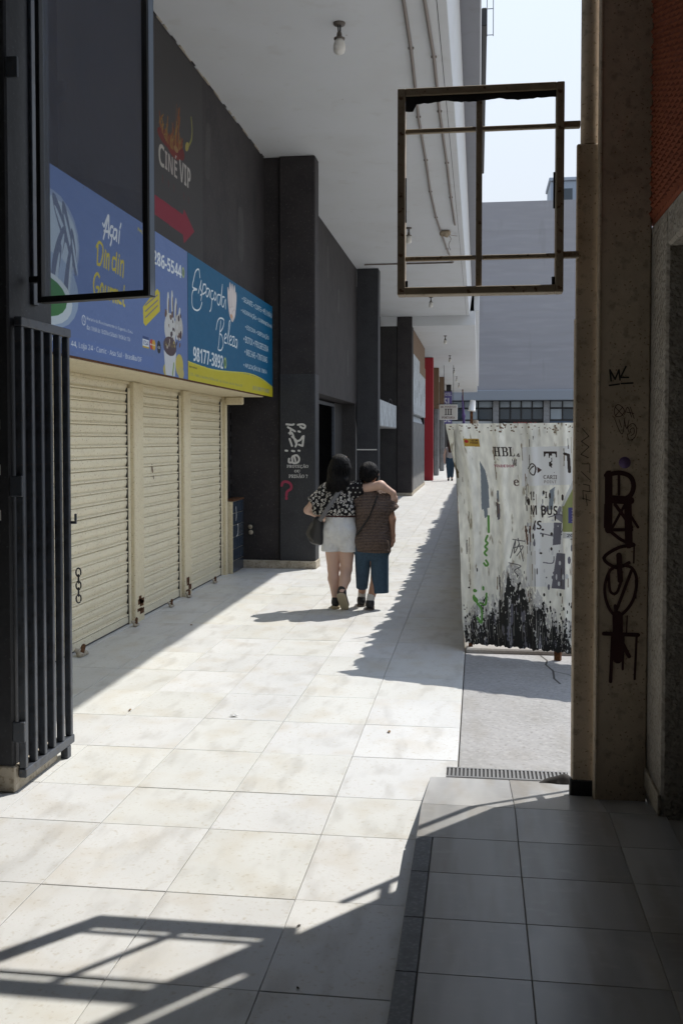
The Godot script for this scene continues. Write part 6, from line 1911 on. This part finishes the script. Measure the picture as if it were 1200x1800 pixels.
	put(c, "shirt", flesh([
		[V(0.02, 0.60, 0.0), 0.185, V(0.015, 1.06, 0.0), 0.172, 0.80], [V(-0.12, 1.115, 0.005), 0.07, V(0.145, 1.11, 0.005), 0.07], [V(0.0, 1.12, 0), 0.07, V(-0.01, 1.175, 0), 0.06],
		[V(0.145, 1.10, 0.0), 0.078, V(0.232, 0.995, 0.005), 0.074, 1.0, true], [V(-0.12, 1.09, -0.02), 0.075, V(-0.175, 0.98, -0.04), 0.075, 1.0, true],
		[V(-0.06, 0.70, 0.08), 0.09, V(0.09, 0.70, 0.08), 0.09], [V(-0.05, 1.02, 0.07), 0.09, V(0.08, 1.02, 0.07), 0.09],
	], 0.0105, 0.04, [[V(0, 0.585, 0), V(-0.04, -1, 0)]]), striped)
	var sp2 := curved([V(0.075, 1.17, 0.085), V(0.055, 1.09, 0.150), V(0.0, 0.95, 0.162), V(-0.075, 0.84, 0.158), V(-0.135, 0.76, 0.118)], 6)
	put(c, "bag_strap", tube(sp2, 0.009, 6), mat(lin(0.012, 0.012, 0.013), 0.6))
	put(c, "trousers", flesh([
		[V(-0.06, 0.62, 0), 0.125, V(0.08, 0.62, 0), 0.125, 0.85], [V(-0.075, 0.60, 0), 0.092, V(-0.102, 0.195, -0.09), 0.058, 1.0, true], [V(0.085, 0.60, 0), 0.096, V(0.100, 0.165, 0.02), 0.084, 0.9, true],
	], 0.009, 0.010, [[V(0, 0.66, 0), V(0, 1, 0)]]), denim)
	for q in [[V(-0.110, 0.09, -0.152), V(-0.104, 0.165, -0.13)], [V(0.0, 0.09, 0.058), V(0.012, 0.155, 0.045)]]:
		put(c, "sock", flesh([[q[0], 0.041, q[1], 0.041, 1.0, true]], 0.008, 0.01), mat(lin(0.56, 0.55, 0.53), 0.9))
	for q in [[V(-0.112, 0.055, -0.125), V(-0.128, 0.045, -0.29)], [V(0.0, 0.055, 0.085), V(-0.012, 0.045, -0.08)]]:
		put(c, "shoe", flesh([[q[0], 0.045, q[1], 0.042], [q[0] + V(0, 0.03, -0.02), 0.042, q[0] + V(0, 0.04, -0.03), 0.04]], 0.0085, 0.02, [[V(0, 0.018, 0), V(0, -1, 0)], [V(0, 0.10, 0), V(0, 1, 0)]]), shoe)
		put(c, "sole", flesh([[V(q[0].x, 0.01, q[0].z), 0.046, V(q[1].x, 0.01, q[1].z), 0.043]], 0.008, 0.01, [[V(0, 0.0, 0), V(0, -1, 0)], [V(0, 0.0185, 0), V(0, 1, 0)]]), mat(lin(0.14, 0.12, 0.10), 0.8))

	# the walker far down the arcade
	var f := thing("person", "distant person with long brown hair, pale top and blue jeans", "person", V(-1.16, 0, -42.5))
	B = [
		[V(0, 0.92, 0), 0.14, V(0, 1.2, 0), 0.13, 0.8], [V(-0.15, 1.34, 0), 0.06, V(0.15, 1.34, 0), 0.06], [V(0, 1.35, 0), 0.05, V(0, 1.48, 0), 0.05], [V(0, 1.52, -0.01), 0.08, V(0, 1.60, 0), 0.085],
		[V(-0.18, 1.33, 0), 0.05, V(-0.25, 1.08, 0.02), 0.04], [V(-0.25, 1.08, 0.02), 0.04, V(-0.24, 0.86, -0.03), 0.03], [V(0.18, 1.33, 0), 0.05, V(0.25, 1.08, 0.02), 0.04], [V(0.25, 1.08, 0.02), 0.04, V(0.25, 0.86, -0.03), 0.03],
		[V(-0.07, 0.85, 0), 0.1, V(-0.07, 0.1, 0.02), 0.045], [V(0.08, 0.85, 0), 0.1, V(0.07, 0.12, 0.05), 0.045],
	]
	B += hand(V(-0.24, 0.85, -0.03), V(0, -1, -0.1), V(1, 0, 0), -1.0) + hand(V(0.25, 0.85, -0.03), V(0, -1, -0.1), V(-1, 0, 0), 1.0)
	put(f, "body", flesh(B, 0.016, 0.03), skin)
	put(f, "hair", flesh([[V(0, 1.60, 0.02), 0.10, V(0, 1.58, 0.04), 0.10], [V(0, 1.55, 0.06), 0.10, V(0, 1.25, 0.11), 0.08, 0.7]], 0.018, 0.03, [[V(0, 1.6, -0.05), V(0, 0, -1)]]), mat(lin(0.06, 0.025, 0.015), 0.5))
	put(f, "top", flesh([[V(0, 1.0, 0), 0.165, V(0, 1.3, 0), 0.155, 0.78], [V(-0.15, 1.34, 0), 0.075, V(0.15, 1.34, 0), 0.075]], 0.018, 0.03), mat(lin(0.42, 0.40, 0.40), 0.9))
	put(f, "jeans", flesh([[V(-0.05, 0.90, 0), 0.14, V(0.05, 0.90, 0), 0.14, 0.9], [V(-0.075, 0.85, 0), 0.12, V(-0.07, 0.12, 0.02), 0.06, 1.0, true], [V(0.08, 0.85, 0), 0.12, V(0.07, 0.14, 0.05), 0.06, 1.0, true]], 0.018, 0.03), denim)
	for q in [[V(-0.07, 0.045, 0.05), V(-0.08, 0.04, -0.13)], [V(0.07, 0.045, 0.08), V(0.08, 0.04, -0.09)]]:
		put(f, "shoe", flesh([[q[0], 0.045, q[1], 0.042]], 0.014, 0.02, [[V(0, 0, 0), V(0, -1, 0)]]), shoe)

# ---------------------------------------------------------------- litter on the paving

func small_things() -> void:
	var leaf := mat(lin(0.22, 0.14, 0.07), 0.9)
	var dark := mat(lin(0.05, 0.045, 0.04), 0.8)
	var spots := [[-1.49, -6.05, "crushed paper scrap on the sunny paving below the couple", M.white], [-0.51, -5.85, "dry leaf near the edge of the sunny paving", leaf], [-2.62, -9.0, "small twig at the edge of the shade by the shutters", leaf], [-2.18, -6.1, "tiny brown leaf near the folded gate", leaf], [-0.62, -3.45, "dark crumb in the shade by the granite edge", dark], [-0.55, -3.05, "dark crumb nearest the viewer", dark]]
	for q in spots:
		var t := thing("paper_scrap" if q[3] == M.white else "dry_leaf" if q[3] == leaf else "crumb", q[2], "litter", V(q[0], 0.003, q[1]), rng.randf() * 3.0, "litter on the paving")
		var st := SurfaceTool.new()
		st.begin(Mesh.PRIMITIVE_TRIANGLES)
		st.set_smooth_group(-1)
		var k: float = 0.035 if q[3] == M.white else 0.022 if q[3] == leaf else 0.010
		var ring := []
		for i in 9:
			var a := TAU * i / 9
			ring.append(V(cos(a) * k * rng.randf_range(0.6, 1.1), rng.randf_range(0.0, 0.35) * k, sin(a) * k * 0.5 * rng.randf_range(0.6, 1.1)))
		for i in 9:
			tri(st, Transform3D(), V(0, 0.5 * k, 0), ring[i], ring[(i + 1) % 9])
			tri(st, Transform3D(), V(0, 0.0, 0), ring[(i + 1) % 9], ring[i])
		st.generate_normals()
		put(t, "scrap" if q[3] == M.white else "blade" if q[3] == leaf else "grain", st.commit(), q[3])
	var r := thing("rag", "crumpled dark rag at the foot of the right gate post", "rag", V(0.40, 0.02, -5.02))
	put(r, "cloth", flesh([[V(-0.06, 0.0, 0), 0.02, V(0.03, 0.025, 0.01), 0.03], [V(0.0, 0.0, 0.03), 0.022, V(0.06, 0.01, 0.0), 0.026], [V(-0.09, 0.0, 0.02), 0.012, V(-0.02, 0.01, -0.02), 0.02]], 0.008, 0.012), mat(lin(0.03, 0.027, 0.024), 0.9))
